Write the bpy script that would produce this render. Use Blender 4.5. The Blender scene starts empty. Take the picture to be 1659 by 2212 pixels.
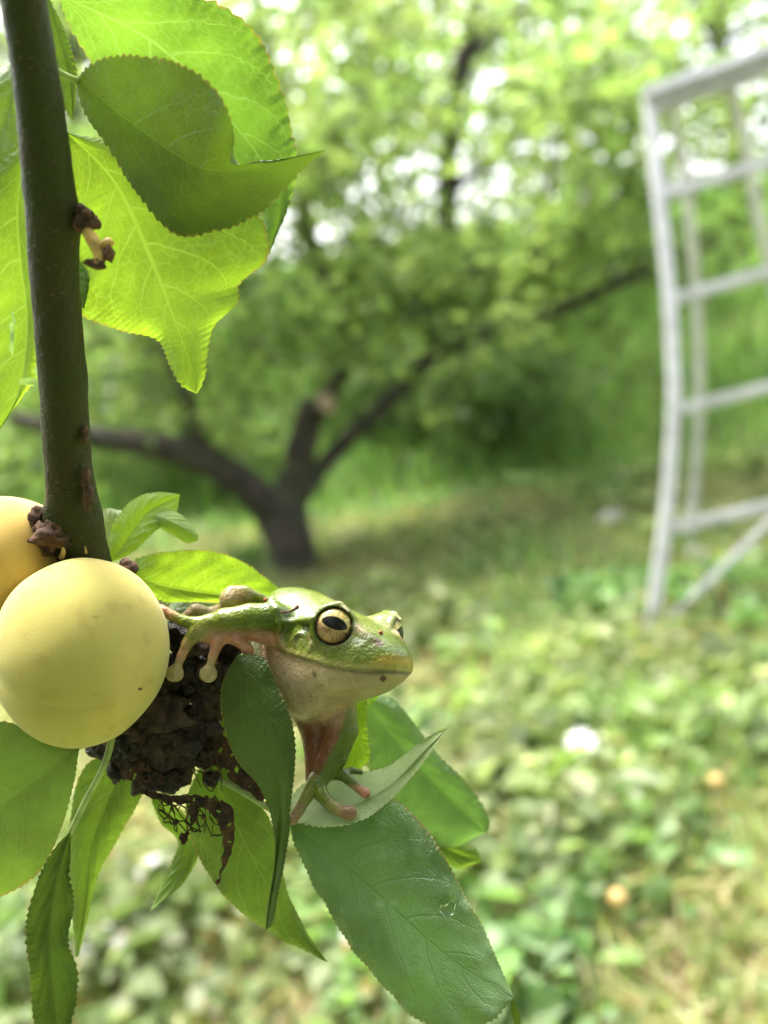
import bpy, bmesh, math, random
import numpy as np
from mathutils import Vector, Matrix

random.seed(7)
rng = np.random.default_rng(7)
scene = bpy.context.scene
col = scene.collection

# ------------------------------------------------------------------ camera
FPX = 1703.0                 # focal length in units of the 1659 x 2212 picture
CX, CY = 829.5, 1106.0
CAM_H, PITCH, ROLL = 0.90, math.radians(12.0), math.radians(8.0)
D0 = 0.150                   # metres to the frog
K = D0 / FPX                 # metres per picture unit at the frog
C0 = np.array([0.0, 0.0, CAM_H])
FW = np.array([0, math.cos(PITCH), -math.sin(PITCH)])
R0 = np.array([1.0, 0, 0]); U0 = np.array([0, math.sin(PITCH), math.cos(PITCH)])
RT = math.cos(ROLL) * R0 - math.sin(ROLL) * U0
UP = math.sin(ROLL) * R0 + math.cos(ROLL) * U0

cam = bpy.data.cameras.new('camera')
cam_o = bpy.data.objects.new('camera', cam); col.objects.link(cam_o)
cam_o.matrix_world = Matrix(((RT[0], UP[0], -FW[0], C0[0]), (RT[1], UP[1], -FW[1], C0[1]),
                             (RT[2], UP[2], -FW[2], C0[2]), (0, 0, 0, 1)))
cam.sensor_fit = 'VERTICAL'; cam.sensor_height = 36.0
cam.lens = 36.0 * FPX / 2212.0
cam.clip_start = 0.005; cam.clip_end = 2000
cam.dof.use_dof = True
cam.dof.focus_distance = D0 * 0.975
cam.dof.aperture_fstop = cam.lens / 3.3        # a 3.3 mm wide pupil
scene.camera = cam_o

# ------------------------------------------------------------------ light
SUN_EL, SUN_AZ = math.radians(64), math.radians(-30)   # azimuth from +Y (view direction) towards +X
sun_dir = np.array([math.cos(SUN_EL) * math.sin(SUN_AZ), math.cos(SUN_EL) * math.cos(SUN_AZ), math.sin(SUN_EL)])
world = bpy.data.worlds.new('World'); scene.world = world; world.use_nodes = True
wn = world.node_tree; wn.nodes.clear()
sky = wn.nodes.new('ShaderNodeTexSky'); sky.sky_type = 'NISHITA'; sky.sun_disc = False
sky.sun_elevation = SUN_EL; sky.sun_rotation = SUN_AZ
sky.air_density = 1.0; sky.dust_density = 7.0; sky.ozone_density = 0.6
bg = wn.nodes.new('ShaderNodeBackground'); bg.inputs[1].default_value = 0.15
wo = wn.nodes.new('ShaderNodeOutputWorld')
hs = wn.nodes.new('ShaderNodeHueSaturation'); hs.inputs['Saturation'].default_value = 0.30   # white overcast sky
wn.links.new(sky.outputs[0], hs.inputs['Color']); wn.links.new(hs.outputs[0], bg.inputs[0]); wn.links.new(bg.outputs[0], wo.inputs[0])
sun = bpy.data.lights.new('sun', 'SUN'); sun.energy = 1.3; sun.angle = math.radians(14); sun.color = (1, 0.95, 0.86)
sun_o = bpy.data.objects.new('sun', sun); col.objects.link(sun_o)
sun_o.rotation_euler = Vector(sun_dir).to_track_quat('Z', 'Y').to_euler()

vs = scene.view_settings
vs.view_transform = 'Standard'; vs.look = 'None'; vs.gamma = 1.0; vs.use_curve_mapping = False
vs.exposure = 2.35
scene.render.engine = 'CYCLES'
cy = scene.cycles
cy.use_denoising = True; cy.denoiser = 'OPENIMAGEDENOISE'
cy.max_bounces = 8; cy.diffuse_bounces = 4; cy.glossy_bounces = 3; cy.transmission_bounces = 6; cy.transparent_max_bounces = 8
cy.sample_clamp_indirect = 6.0; cy.caustics_reflective = False; cy.caustics_refractive = False

# ------------------------------------------------------------------ positions
def ray(px, py):
    return FW + (px - CX) / FPX * RT - (py - CY) / FPX * UP
def at(px, py, d):                                   # point at depth d (metres) behind a picture point
    return C0 + d * ray(px, py)
def on_ground(px, py, z=0.0):
    r = ray(px, py); t = (z - CAM_H) / r[2]
    return C0 + t * r
def loc(px, py, Z=0.0):                              # local frame at the frog, picture units, Z towards the viewer
    s = 1 - Z / FPX
    return np.array([(px - CX) * s, -(py - CY) * s, Z])
def l2w(p):
    p = np.asarray(p, float)
    return C0 + (D0 - p[..., 2:3] * K) * FW + p[..., 0:1] * K * RT + p[..., 1:2] * K * UP
def near(px, py, Z=0.0):
    return l2w(loc(px, py, Z))

# ------------------------------------------------------------------ mesh helpers
def mesh_np(name, V, F, mat=None, parent=None, smooth=True, cols=None, uv=None, mats=None):
    V = np.asarray(V, np.float64); F = np.asarray(F, np.int32)
    me = bpy.data.meshes.new(name)
    n = F.shape[1]
    me.vertices.add(len(V)); me.vertices.foreach_set('co', V.astype(np.float32).ravel())
    me.loops.add(F.size); me.loops.foreach_set('vertex_index', F.ravel())
    me.polygons.add(len(F))
    me.polygons.foreach_set('loop_start', np.arange(0, F.size, n, dtype=np.int32))
    me.update(calc_edges=True)
    if smooth: me.polygons.foreach_set('use_smooth', np.ones(len(F), bool))
    if cols is not None:
        a = me.color_attributes.new('Col', 'FLOAT_COLOR', 'POINT')
        c = np.ones((len(V), 4), np.float32); c[:, :3] = cols
        a.data.foreach_set('color', c.ravel())
    if uv is not None:
        l = me.uv_layers.new(name='UVMap')
        l.data.foreach_set('uv', np.asarray(uv, np.float32)[F.ravel()].ravel())
    me.validate()
    o = bpy.data.objects.new(name, me); col.objects.link(o)
    if mat: me.materials.append(mat)
    if parent is not None: o.parent = parent
    return o

def empty(name, p=(0, 0, 0)):
    o = bpy.data.objects.new(name, None); o.empty_display_size = 0.01
    col.objects.link(o); o.location = Vector(p)
    return o
def adopt(o, parent):                                # keep the world place while parenting
    o.parent = parent
    o.matrix_parent_inverse = Matrix.Translation(-Vector(parent.location))
def tag(o, label=None, cat=None, group=None, kind=None):
    if label: o['label'] = label
    if cat: o['category'] = cat
    if group: o['group'] = group
    if kind: o['kind'] = kind
    return o

def spline(pts, n, closed=False):
    """Catmull-Rom through pts, resampled to n points by arc length"""
    P = np.asarray(pts, float)
    if len(P) == 2:
        return P[0] + np.linspace(0, 1, n)[:, None] * (P[1] - P[0])
    Q = np.vstack([2 * P[0] - P[1], P, 2 * P[-1] - P[-2]])
    out = []
    for i in range(1, len(Q) - 2):
        t = np.linspace(0, 1, 24, endpoint=False)[:, None]
        p0, p1, p2, p3 = Q[i - 1], Q[i], Q[i + 1], Q[i + 2]
        out.append(0.5 * (2 * p1 + (p2 - p0) * t + (2 * p0 - 5 * p1 + 4 * p2 - p3) * t ** 2 + (3 * p1 - p0 - 3 * p2 + p3) * t ** 3))
    out = np.vstack(out + [P[-1:]])
    d = np.r_[0, np.cumsum(np.linalg.norm(np.diff(out[:, :3], axis=0), axis=1))]
    u = np.linspace(0, d[-1], n)
    return np.stack([np.interp(u, d, out[:, k]) for k in range(out.shape[1])], 1)

def tube_arrays(pts, radii, seg=10, n=None, noise=0.0, cap=True, off=0):
    n = n or max(8, len(pts) * 5)
    A = spline(np.c_[np.asarray(pts, float), np.asarray(radii, float)], n)
    P, R = A[:, :3], A[:, 3]
    T = np.gradient(P, axis=0); T /= np.linalg.norm(T, axis=1)[:, None] + 1e-12
    ref = np.array([0.0, 0, 1]) if abs(T[0][2]) < 0.9 else np.array([1.0, 0, 0])
    N = np.zeros_like(P); v = np.cross(T[0], ref); v /= np.linalg.norm(v)
    for i in range(n):
        v = v - T[i] * np.dot(v, T[i]); v /= np.linalg.norm(v) + 1e-12; N[i] = v
    B = np.cross(T, N)
    a = np.linspace(0, 2 * math.pi, seg, endpoint=False)
    rr = R[:, None] * (1 + noise * rng.standard_normal((n, seg)))
    V = P[:, None] + rr[..., None] * (np.cos(a)[None, :, None] * N[:, None] + np.sin(a)[None, :, None] * B[:, None])
    V = V.reshape(-1, 3)
    i, j = np.meshgrid(np.arange(n - 1), np.arange(seg), indexing='ij')
    q = np.stack([i * seg + j, i * seg + (j + 1) % seg, (i + 1) * seg + (j + 1) % seg, (i + 1) * seg + j], -1).reshape(-1, 4)
    if cap:
        c0, c1 = len(V), len(V) + 1
        V = np.vstack([V, P[:1], P[-1:]])
        j = np.arange(seg)
        q = np.vstack([q, np.stack([(j + 1) % seg, j, np.full(seg, c0), np.full(seg, c0)], 1),
                       np.stack([(n - 1) * seg + j, (n - 1) * seg + (j + 1) % seg, np.full(seg, c1), np.full(seg, c1)], 1)])
    return V, q + off
def mesh_mixed(name, V, F, **kw):
    """quads whose last two indices coincide become triangles"""
    F = np.asarray(F); V = np.asarray(V)
    me = bpy.data.meshes.new(name)
    faces = [tuple(f[:3]) if f[2] == f[3] else tuple(f) for f in F.tolist()]
    me.from_pydata(V.tolist(), [], faces); me.update()
    me.polygons.foreach_set('use_smooth', np.ones(len(faces), bool))
    o = bpy.data.objects.new(name, me); col.objects.link(o)
    if kw.get('mat'): me.materials.append(kw['mat'])
    if kw.get('parent') is not None: o.parent = kw['parent']
    if kw.get('cols') is not None:
        a = me.color_attributes.new('Col', 'FLOAT_COLOR', 'POINT')
        c = np.ones((len(V), 4), np.float32); c[:, :3] = kw['cols']
        a.data.foreach_set('color', c.ravel())
    return o
def tube(name, pts, radii, mat, parent=None, seg=10, n=None, noise=0.0):
    V, F = tube_arrays(pts, radii, seg, n, noise)
    return mesh_mixed(name, V, F, mat=mat, parent=parent)

# smooth 3-D value noise for shaping meshes
_perm = rng.random((32, 32, 32))
def vnoise(P, scale=1.0, octaves=3):
    P = np.asarray(P, float) * scale; out = 0; amp = 1.0
    for o in range(octaves):
        i = np.floor(P).astype(int); f = P - i; f = f * f * (3 - 2 * f)
        r = 0
        for dx in (0, 1):
            for dy in (0, 1):
                for dz in (0, 1):
                    w = (f[..., 0] if dx else 1 - f[..., 0]) * (f[..., 1] if dy else 1 - f[..., 1]) * (f[..., 2] if dz else 1 - f[..., 2])
                    r = r + w * _perm[(i[..., 0] + dx) % 32, (i[..., 1] + dy) % 32, (i[..., 2] + dz) % 32]
        out = out + amp * (r - 0.5); amp *= 0.5; P = P * 2.03 + 7.1
    return out

# ------------------------------------------------------------------ materials
class N:
    def __init__(s, name):
        s.m = bpy.data.materials.new(name); s.m.use_nodes = True
        s.t = s.m.node_tree; s.t.nodes.clear()
        s.out = s.t.nodes.new('ShaderNodeOutputMaterial')
    def n(s, typ, **kw):
        x = s.t.nodes.new(typ)
        for k, v in kw.items():
            if k.startswith('i_'):
                kk = k[2:]
                x.inputs[int(kk) if kk.isdigit() else kk.replace('_', ' ')].default_value = v
            else: setattr(x, k, v)
        return x
    def l(s, a, b): s.t.links.new(a, b)
    def math(s, op, a, b=None, c=None, clamp=False):
        x = s.t.nodes.new('ShaderNodeMath'); x.operation = op; x.use_clamp = clamp
        for i, v in enumerate((a, b, c)):
            if v is None: continue
            if isinstance(v, (int, float)): x.inputs[i].default_value = v
            else: s.l(v, x.inputs[i])
        return x.outputs[0]
    def mix(s, f, a, b, blend='MIX'):
        x = s.t.nodes.new('ShaderNodeMix'); x.data_type = 'RGBA'; x.blend_type = blend
        for sock, v in ((x.inputs[0], f), (x.inputs[6], a), (x.inputs[7], b)):
            if isinstance(v, (int, float)): sock.default_value = v if sock is x.inputs[0] or sock.type == 'VALUE' else (v, v, v, 1)
            elif isinstance(v, tuple): sock.default_value = (*v[:3], 1)
            else: s.l(v, sock)
        return x.outputs[2]
    def noise(s, scale, detail=3, vec=None, rough=0.5, dist=0.0):
        x = s.n('ShaderNodeTexNoise', i_Scale=scale, i_Detail=detail, i_Roughness=rough, i_Distortion=dist)
        s.l(vec if vec is not None else s.objco(), x.inputs['Vector'])
        return x.outputs['Fac']
    def objco(s):
        if not hasattr(s, '_tc'): s._tc = s.n('ShaderNodeTexCoord')
        return s._tc.outputs['Object']
    def step(s, v, lo, hi, a=0.0, b=1.0):
        x = s.n('ShaderNodeMapRange', interpolation_type='SMOOTHSTEP')
        s.l(v, x.inputs[0])
        for i, q in enumerate((lo, hi, a, b)): x.inputs[i + 1].default_value = q
        return x.outputs[0]
    def bump(s, h, strength, dist):
        x = s.n('ShaderNodeBump', i_Strength=strength, i_Distance=dist); s.l(h, x.inputs['Height'])
        return x.outputs['Normal']
    def principled(s, base, rough=0.5, normal=None, **kw):
        x = s.n('ShaderNodeBsdfPrincipled')
        for sock, v in (('Base Color', base), ('Roughness', rough)):
            if isinstance(v, tuple): x.inputs[sock].default_value = (*v[:3], 1)
            elif isinstance(v, (int, float)): x.inputs[sock].default_value = v
            else: s.l(v, x.inputs[sock])
        if normal is not None: s.l(normal, x.inputs['Normal'])
        for k, v in kw.items():
            x.inputs[k.replace('_', ' ')].default_value = v
        return x.outputs[0]
    def done(s, shader):
        s.l(shader, s.out.inputs['Surface']); return s.m

def leaf_material(name, top, under, trans, tmix=0.5, rough=0.42, vein=(0.30, 0.42, 0.12), veinamt=0.5, nsec=7.0, spec=0.5, spots=0.0, pale=0.0, edge=(0.30, 0.22, 0.06)):
    """upper side / paler underside, light passing through, branching veins on the leaf's own u (along) and s (across)"""
    m = N(name)
    tc = m.n('ShaderNodeUVMap'); sep = m.n('ShaderNodeSeparateXYZ'); m.l(tc.outputs[0], sep.inputs[0])
    u = sep.outputs[0]; v = sep.outputs[1]
    s = m.math('MULTIPLY_ADD', v, 2.0, -1.0); a = m.math('ABSOLUTE', s)
    wob = m.noise(900, 3)
    wobc = m.math('SUBTRACT', wob, 0.5)
    low = m.math('SUBTRACT', m.noise(160, 2), 0.5)
    side = m.math('MULTIPLY', m.math('SIGN', s), 0.23)
    q = m.math('ADD', m.math('MULTIPLY', u, nsec), side)
    q = m.math('SUBTRACT', q, m.math('MULTIPLY', m.math('POWER', a, 1.25), nsec * 0.30))
    q = m.math('ADD', q, m.math('MULTIPLY', low, 0.34))
    q = m.math('ADD', q, m.math('MULTIPLY', wobc, 0.04))
    tri = m.math('ABSOLUTE', m.math('SUBTRACT', m.math('FRACT', q), 0.5))
    width = m.math('MULTIPLY_ADD', a, -0.026, 0.060)
    sec = m.math('SUBTRACT', 1.0, m.math('DIVIDE', tri, width), clamp=True)
    sec = m.math('MULTIPLY', sec, m.step(a, 0.80, 1.0, 1.0, 0.15))
    mw = m.math('MULTIPLY_ADD', u, -0.028, 0.042)
    mid = m.math('SUBTRACT', 1.0, m.math('DIVIDE', a, mw), clamp=True)
    mid = m.math('POWER', mid, 0.6)
    # fine net
    mp = m.n('ShaderNodeCombineXYZ')
    m.l(m.math('ADD', m.math('MULTIPLY', u, 26.0), m.math('MULTIPLY', wobc, .7)), mp.inputs[0])
    m.l(m.math('ADD', m.math('MULTIPLY', s, 9.0), m.math('MULTIPLY', low, 1.2)), mp.inputs[1])
    vo = m.n('ShaderNodeTexVoronoi', feature='DISTANCE_TO_EDGE', i_Scale=1.0); m.l(mp.outputs[0], vo.inputs['Vector'])
    net = m.step(vo.outputs['Distance'], 0.0, 0.10, 1.0, 0.0)
    vo2 = m.n('ShaderNodeTexVoronoi', feature='DISTANCE_TO_EDGE', i_Scale=3.1); m.l(mp.outputs[0], vo2.inputs['Vector'])
    net2 = m.step(vo2.outputs['Distance'], 0.0, 0.12, 1.0, 0.0)
    vm = m.math('MAXIMUM', m.math('MAXIMUM', mid, m.math('MULTIPLY', sec, 0.95)), m.math('MAXIMUM', m.math('MULTIPLY', net, 0.46), m.math('MULTIPLY', net2, 0.16)))
    vmc = m.math('MULTIPLY', vm, veinamt)
    blot = m.noise(70, 4)
    fine = m.noise(1500, 2)
    def vary(c, amt=0.35):
        d = m.mix(m.step(blot, 0.3, 0.72), tuple(x * (1 - amt) for x in c), tuple(min(1, x * (1 + amt)) for x in c))
        return m.mix(m.math('MULTIPLY', fine, 0.18), d, tuple(x * 0.6 for x in c))
    geo = m.n('ShaderNodeNewGeometry'); back = geo.outputs['Backfacing']
    ctop = m.mix(vmc, vary(top), vein); cund = m.mix(m.math('MULTIPLY', vmc, 0.8), vary(under, 0.2), tuple(min(1, x * 1.45) for x in under))
    base = m.mix(back, ctop, cund)
    # thin rusty margin and a few spots
    em = m.math('MULTIPLY', m.step(m.math('ADD', a, m.math('MULTIPLY', wobc, 0.10)), 0.962, 0.995), 0.6)
    base = m.mix(em, base, edge)
    sp = m.n('ShaderNodeTexVoronoi', feature='F1', i_Scale=95.0); m.l(m.objco(), sp.inputs['Vector'])
    spm = m.math('MULTIPLY', m.math('MULTIPLY', m.step(sp.outputs['Distance'], 0.05, 0.13, 1.0, 0.0), m.step(m.noise(60, 1), 0.58, 0.62)), spots)
    base = m.mix(spm, base, (0.12, 0.05, 0.015))
    if pale:
        pm = m.math('MULTIPLY', m.math('MULTIPLY', m.step(m.noise(230, 3), .60, .72), m.step(m.noise(52, 2), .48, .60)), pale)
        base = m.mix(pm, base, (.42, .50, .38))
    tcol = m.mix(m.math('MULTIPLY', vm, 0.55 * min(1, veinamt * 1.6)), vary(trans, 0.22), tuple(min(1, x * 1.5 + 0.05) for x in trans))
    tcol = m.mix(em, tcol, (0.30, 0.16, 0.03)); tcol = m.mix(spm, tcol, (0.08, 0.02, 0.005))
    h = m.math('ADD', m.math('MULTIPLY', vm, -1.0), m.math('MULTIPLY', m.noise(420, 3), .5))
    nor = m.bump(h, 0.6, 0.00035)
    rg = m.mix(back, m.math('MULTIPLY_ADD', blot, 0.25, rough - 0.12), 0.62)
    p = m.principled(base, rg, nor, Specular_IOR_Level=spec)
    t = m.n('ShaderNodeBsdfTranslucent'); m.l(tcol, t.inputs[0])
    x = m.n('ShaderNodeMixShader'); x.inputs[0].default_value = tmix
    m.l(p, x.inputs[1]); m.l(t.outputs[0], x.inputs[2])
    return m.done(x.outputs[0])

def col_leaf_material(name, tmix=0.45, rough=0.5, boost=(1.30, 1.40, 0.85), spec=0.35):
    m = N(name)
    a = m.n('ShaderNodeVertexColor', layer_name='Col')
    p = m.principled(a.outputs[0], rough, Specular_IOR_Level=spec)
    t = m.n('ShaderNodeBsdfTranslucent'); m.l(m.mix(1.0, a.outputs[0], boost, 'MULTIPLY'), t.inputs[0])
    x = m.n('ShaderNodeMixShader'); x.inputs[0].default_value = tmix
    m.l(p, x.inputs[1]); m.l(t.outputs[0], x.inputs[2])
    return m.done(x.outputs[0])

def bark_material(name, c1, c2, scale, bumpd, moss=None, mossamt=0.0, rough=0.85):
    m = N(name)
    n1 = m.noise(scale, 6, rough=0.6); n2 = m.noise(scale * 4.3, 4)
    base = m.mix(m.step(n1, 0.35, 0.65), c1, c2)
    base = m.mix(m.math('MULTIPLY', n2, 0.35), base, tuple(x * 0.5 for x in c1))
    if moss: base = m.mix(m.math('MULTIPLY', m.step(m.noise(scale * 0.35, 3), 0.45, 0.62), mossamt), base, moss)
    h = m.math('ADD', n1, m.math('MULTIPLY', n2, 0.6))
    return m.done(m.principled(base, rough, m.bump(h, 0.9, bumpd)))

def ground_material():
    m = N('soil_litter')
    n1 = m.noise(2.2, 6); n2 = m.noise(18, 6, rough=0.65); n3 = m.noise(90, 3)
    c = m.mix(m.step(n1, 0.38, 0.62), (0.22, 0.25, 0.11), (0.17, 0.25, 0.08))
    c = m.mix(m.step(n2, 0.5, 0.66), c, (0.30, 0.26, 0.14))
    c = m.mix(m.math('MULTIPLY', n3, 0.5), c, (0.05, 0.045, 0.02))
    h = m.math('ADD', n2, m.math('MULTIPLY', n3, 0.5))
    return m.done(m.principled(c, 0.95, m.bump(h, 0.8, 0.02)))

def plain(name, c, rough=0.5, scale=40, amt=0.2, bumpd=0.0, **kw):
    m = N(name)
    n1 = m.noise(scale, 4)
    b = m.mix(m.step(n1, 0.3, 0.7), tuple(x * (1 - amt) for x in c), tuple(min(1, x * (1 + amt)) for x in c))
    nor = m.bump(m.noise(scale * 3, 4), 0.6, bumpd) if bumpd else None
    return m.done(m.principled(b, rough, nor, **kw))

M_GROUND = ground_material()
M_GRASS = col_leaf_material('ground_plants', 0.52, 0.5)
M_CROWN = col_leaf_material('orchard_leaves', 0.55, 0.45)
M_BARK_FAR = bark_material('old_bark', (0.018, 0.014, 0.010), (0.060, 0.046, 0.034), 14, 0.012, (0.03, 0.04, 0.012), 0.5)
M_CUT = plain('sawn_wood', (0.42, 0.30, 0.22), 0.8, 30, 0.25, 0.002)
M_ALU = plain('scuffed_aluminium', (0.54, 0.53, 0.55), 0.42, 25, 0.16, 0.0004, Metallic=0.3)

# ------------------------------------------------------------------ terrain
def terrain(x, y):
    x = np.asarray(x, float); y = np.asarray(y, float)
    edge = 5.0 - 0.10 * x
    t = np.clip((y - edge) / 4.2, 0, 1)
    bank = 1.75 * t * t * (3 - 2 * t)
    far = np.clip((y - 10) / 60, 0, 1) * 6.0
    P = np.stack([x, y, np.zeros_like(x)], -1)
    lump = 0.05 * vnoise(P, 1.3, 2) + 0.16 * vnoise(P, 0.33, 2) * np.clip((np.hypot(x, y) - 4) / 4, 0, 1)
    ditch = -0.10 * np.exp(-((y - edge + 0.25) / 0.28) ** 2)
    return bank + far + lump * np.clip(np.hypot(x, y) / 1.0, 0, 1) + ditch
gx = np.r_[-400, -150, -60, -30, np.linspace(-16, 16, 161), 30, 60, 150, 400]
gy = np.r_[-60, -25, -10, np.linspace(-3, 18, 141), 25, 40, 70, 150, 400]
X, Y = np.meshgrid(gx, gy, indexing='ij')
V = np.stack([X, Y, terrain(X, Y)], -1).reshape(-1, 3)
i, j = np.meshgrid(np.arange(len(gx) - 1), np.arange(len(gy) - 1), indexing='ij')
w = len(gy)
F = np.stack([i * w + j, (i + 1) * w + j, (i + 1) * w + j + 1, i * w + j + 1], -1).reshape(-1, 4)
ground = mesh_np('ground', V, F, M_GROUND); tag(ground, kind='structure')
def on_land(px, py):                                  # where the view ray meets the land
    r = ray(px, py); t = 0.5
    for _ in range(4000):
        p = C0 + t * r
        if p[2] <= float(terrain(p[0], p[1])): break
        t *= 1.003
    return p

# ------------------------------------------------------------------ scatter of leaves / blades (one mesh of many small real leaves)
def leaf_cloud(P, Nrm, L, Wd, cols, droop=0.25):
    """P centres (n,3), Nrm rough normals; each leaf = folded 6-vertex blade, 4 quads' worth of area in 2 quads"""
    n = len(P)
    d = rng.standard_normal((n, 3)); d[:, 2] -= droop
    nn = Nrm / (np.linalg.norm(Nrm, axis=1)[:, None] + 1e-9)
    d -= nn * np.sum(d * nn, 1)[:, None]; d /= np.linalg.norm(d, axis=1)[:, None] + 1e-9
    s = np.cross(nn, d)
    L = np.broadcast_to(L, n)[:, None]; Wd = np.broadcast_to(Wd, n)[:, None]
    fold = 0.25 * Wd * nn
    bend = -0.15 * L * nn
    v0 = P - d * L * 0.5; v1 = P + d * L * 0.5 + bend
    a1 = P - d * L * 0.12 + s * Wd * 0.5 + fold; a2 = P + d * L * 0.24 + s * Wd * 0.36 + fold + bend * 0.4
    b1 = P - d * L * 0.12 - s * Wd * 0.5 + fold; b2 = P + d * L * 0.24 - s * Wd * 0.36 + fold + bend * 0.4
    V = np.stack([v0, a1, a2, v1, b2, b1], 1).reshape(-1, 3)
    o = (np.arange(n) * 6)[:, None]
    F = np.concatenate([o + np.array([[0, 1, 2, 3]]), o + np.array([[0, 3, 4, 5]])], 0)
    return V, F, np.repeat(cols, 6, 0)

def blades(P, H, Wd, lean, cols):
    n = len(P); ang = rng.uniform(0, 2 * math.pi, n)
    d = np.stack([np.cos(ang), np.sin(ang), np.zeros(n)], 1); s = np.stack([-d[:, 1], d[:, 0], np.zeros(n)], 1)
    H = H[:, None]; up = np.array([0, 0, 1.0]); lean = lean[:, None]; Wd = np.broadcast_to(Wd, n)[:, None]
    m = P + up * H * 0.6 + d * H * lean * 0.35; t = P + up * H * (1 - 0.35 * lean) + d * H * lean
    V = np.stack([P - s * Wd / 2, P + s * Wd / 2, m + s * Wd * 0.4, m - s * Wd * 0.4, t + s * Wd * 0.08, t - s * Wd * 0.08], 1).reshape(-1, 3)
    o = (np.arange(n) * 6)[:, None]
    F = np.concatenate([o + np.array([[0, 1, 2, 3]]), o + np.array([[3, 2, 4, 5]])], 0)
    return V, F, np.repeat(cols, 6, 0)

def pick(cols, n, jitter=0.25):
    c = np.array(cols)[rng.integers(0, len(cols), n)]
    return np.clip(c * rng.uniform(1 - jitter, 1 + jitter, (n, 1)), 0, 0.9)

def field_points(n, y0, y1, pw=1.6):
    """points in the view wedge, denser near"""
    y = y0 + (y1 - y0) * rng.random(n) ** pw
    x = rng.uniform(-1, 1, n) * (0.75 * y + 0.9)
    return x, y

# low ground cover: grass blades, dry straw and broad clover / weed leaves
Vs, Fs, Cs = [], [], []; off = 0
def push(V, F, Cc):
    global off
    Vs.append(V); Fs.append(F + off); Cs.append(Cc); off += len(V)
x, y = field_points(62000, 0.55, 7.5, 1.25)
patch = vnoise(np.stack([x, y, 0 * x], -1), 1.9, 2)
P = np.stack([x, y, terrain(x, y) - 0.004], 1)
H = rng.uniform(0.03, 0.11, len(x)) * (1 + 1.0 * np.clip(patch, -0.5, 0.5)) * (1 + 1.4 * np.clip((y - 4.6), 0, 1.2))
cg = pick([(0.17, 0.23, 0.06), (0.22, 0.27, 0.09), (0.29, 0.31, 0.12), (0.12, 0.18, 0.045), (0.44, 0.39, 0.23)], len(x))
tint = vnoise(np.stack([x, y, 0 * x + 9], -1), 5.5, 3)[:, None]; cg = np.clip(cg * (1 + 1.3 * tint) * (1 - np.clip(.4 + 2 * patch, 0, 1)[:, None] * np.array([.28, .04, .2])), .02, .6)
push(*blades(P, H, 0.007, rng.uniform(0.1, 0.9, len(x)), cg))
x, y = field_points(17000, 0.55, 4.6, 1.5)
P = np.stack([x, y, terrain(x, y) + rng.uniform(0.004, 0.03, len(x))], 1)
cg = pick([(0.44, 0.38, 0.22), (0.36, 0.30, 0.15), (0.50, 0.45, 0.30), (0.24, 0.17, 0.09)], len(x))
nrm = np.tile([0, 0, 1.0], (len(x), 1)) + 0.35 * rng.standard_normal((len(x), 3))
push(*leaf_cloud(P, nrm, rng.uniform(0.04, 0.12, len(x)), rng.uniform(0.003, 0.012, len(x)), cg, 0.0))
x, y = field_points(30000, 0.55, 6.2, 1.15)
patch = vnoise(np.stack([x, y, 0 * x + 3], -1), 2.6, 2)
keep = rng.random(len(x)) < np.clip(0.40 + 3.2 * patch, 0.03, 1); x, y = x[keep], y[keep]; patch = patch[keep]
P = np.stack([x, y, terrain(x, y) + rng.uniform(0.01, 0.06, len(x)) + .10 * np.clip(patch, 0, .5)], 1)
tint = vnoise(np.stack([x, y, 0 * x + 17], -1), 6.5, 3)[:, None]
cg = pick([(0.16, 0.22, 0.07), (0.21, 0.27, 0.10), (0.27, 0.32, 0.14), (0.11, 0.16, 0.05), (0.38, 0.39, 0.24)], len(x)); fresh = np.clip(.5 + 2.4 * vnoise(np.stack([x, y, 0 * x + 29], -1), 2.1, 2), 0, 1)[:, None]
cg = np.clip(cg * (1 + 1.3 * tint) * (1 - fresh * np.array([.34, .06, .22])), .02, .6)
nrm = np.tile([0, 0, 1.0], (len(x), 1)) + 0.45 * rng.standard_normal((len(x), 3))
big = (1 + .9 * (rng.random(len(x)) < .25))
push(*leaf_cloud(P, nrm, rng.uniform(0.02, 0.055, len(x)) * big, rng.uniform(0.014, 0.036, len(x)) * big, cg, 0.0))
grass = mesh_np('grass', np.vstack(Vs), np.vstack(Fs), M_GRASS, cols=np.vstack(Cs), smooth=False)
tag(grass, 'low grass, clover, weeds and dry clippings covering the orchard floor', 'grass', kind='stuff')

# tall grass on the bank behind the ladder
Vs, Fs, Cs = [], [], []; off = 0
n = 42000
x = rng.uniform(-5, 8, n); y = 4.2 + 6.3 * rng.random(n) ** .9
P = np.stack([x, y, terrain(x, y) - 0.01], 1)
push(*blades(P, rng.uniform(0.12, 0.42, n) * np.clip((y - 4.0) / 1.1, .25, 1), 0.014, rng.uniform(0.2, 0.9, n), pick([(0.14, 0.27, 0.06), (0.18, 0.32, 0.08), (0.11, 0.22, 0.06), (0.23, 0.35, 0.10)], n)))
bank = mesh_np('bank_grass', np.vstack(Vs), np.vstack(Fs), M_GRASS, cols=np.vstack(Cs), smooth=False)
tag(bank, 'tall bright grass growing over the sloping bank behind the ladder', 'grass', kind='stuff')

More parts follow.
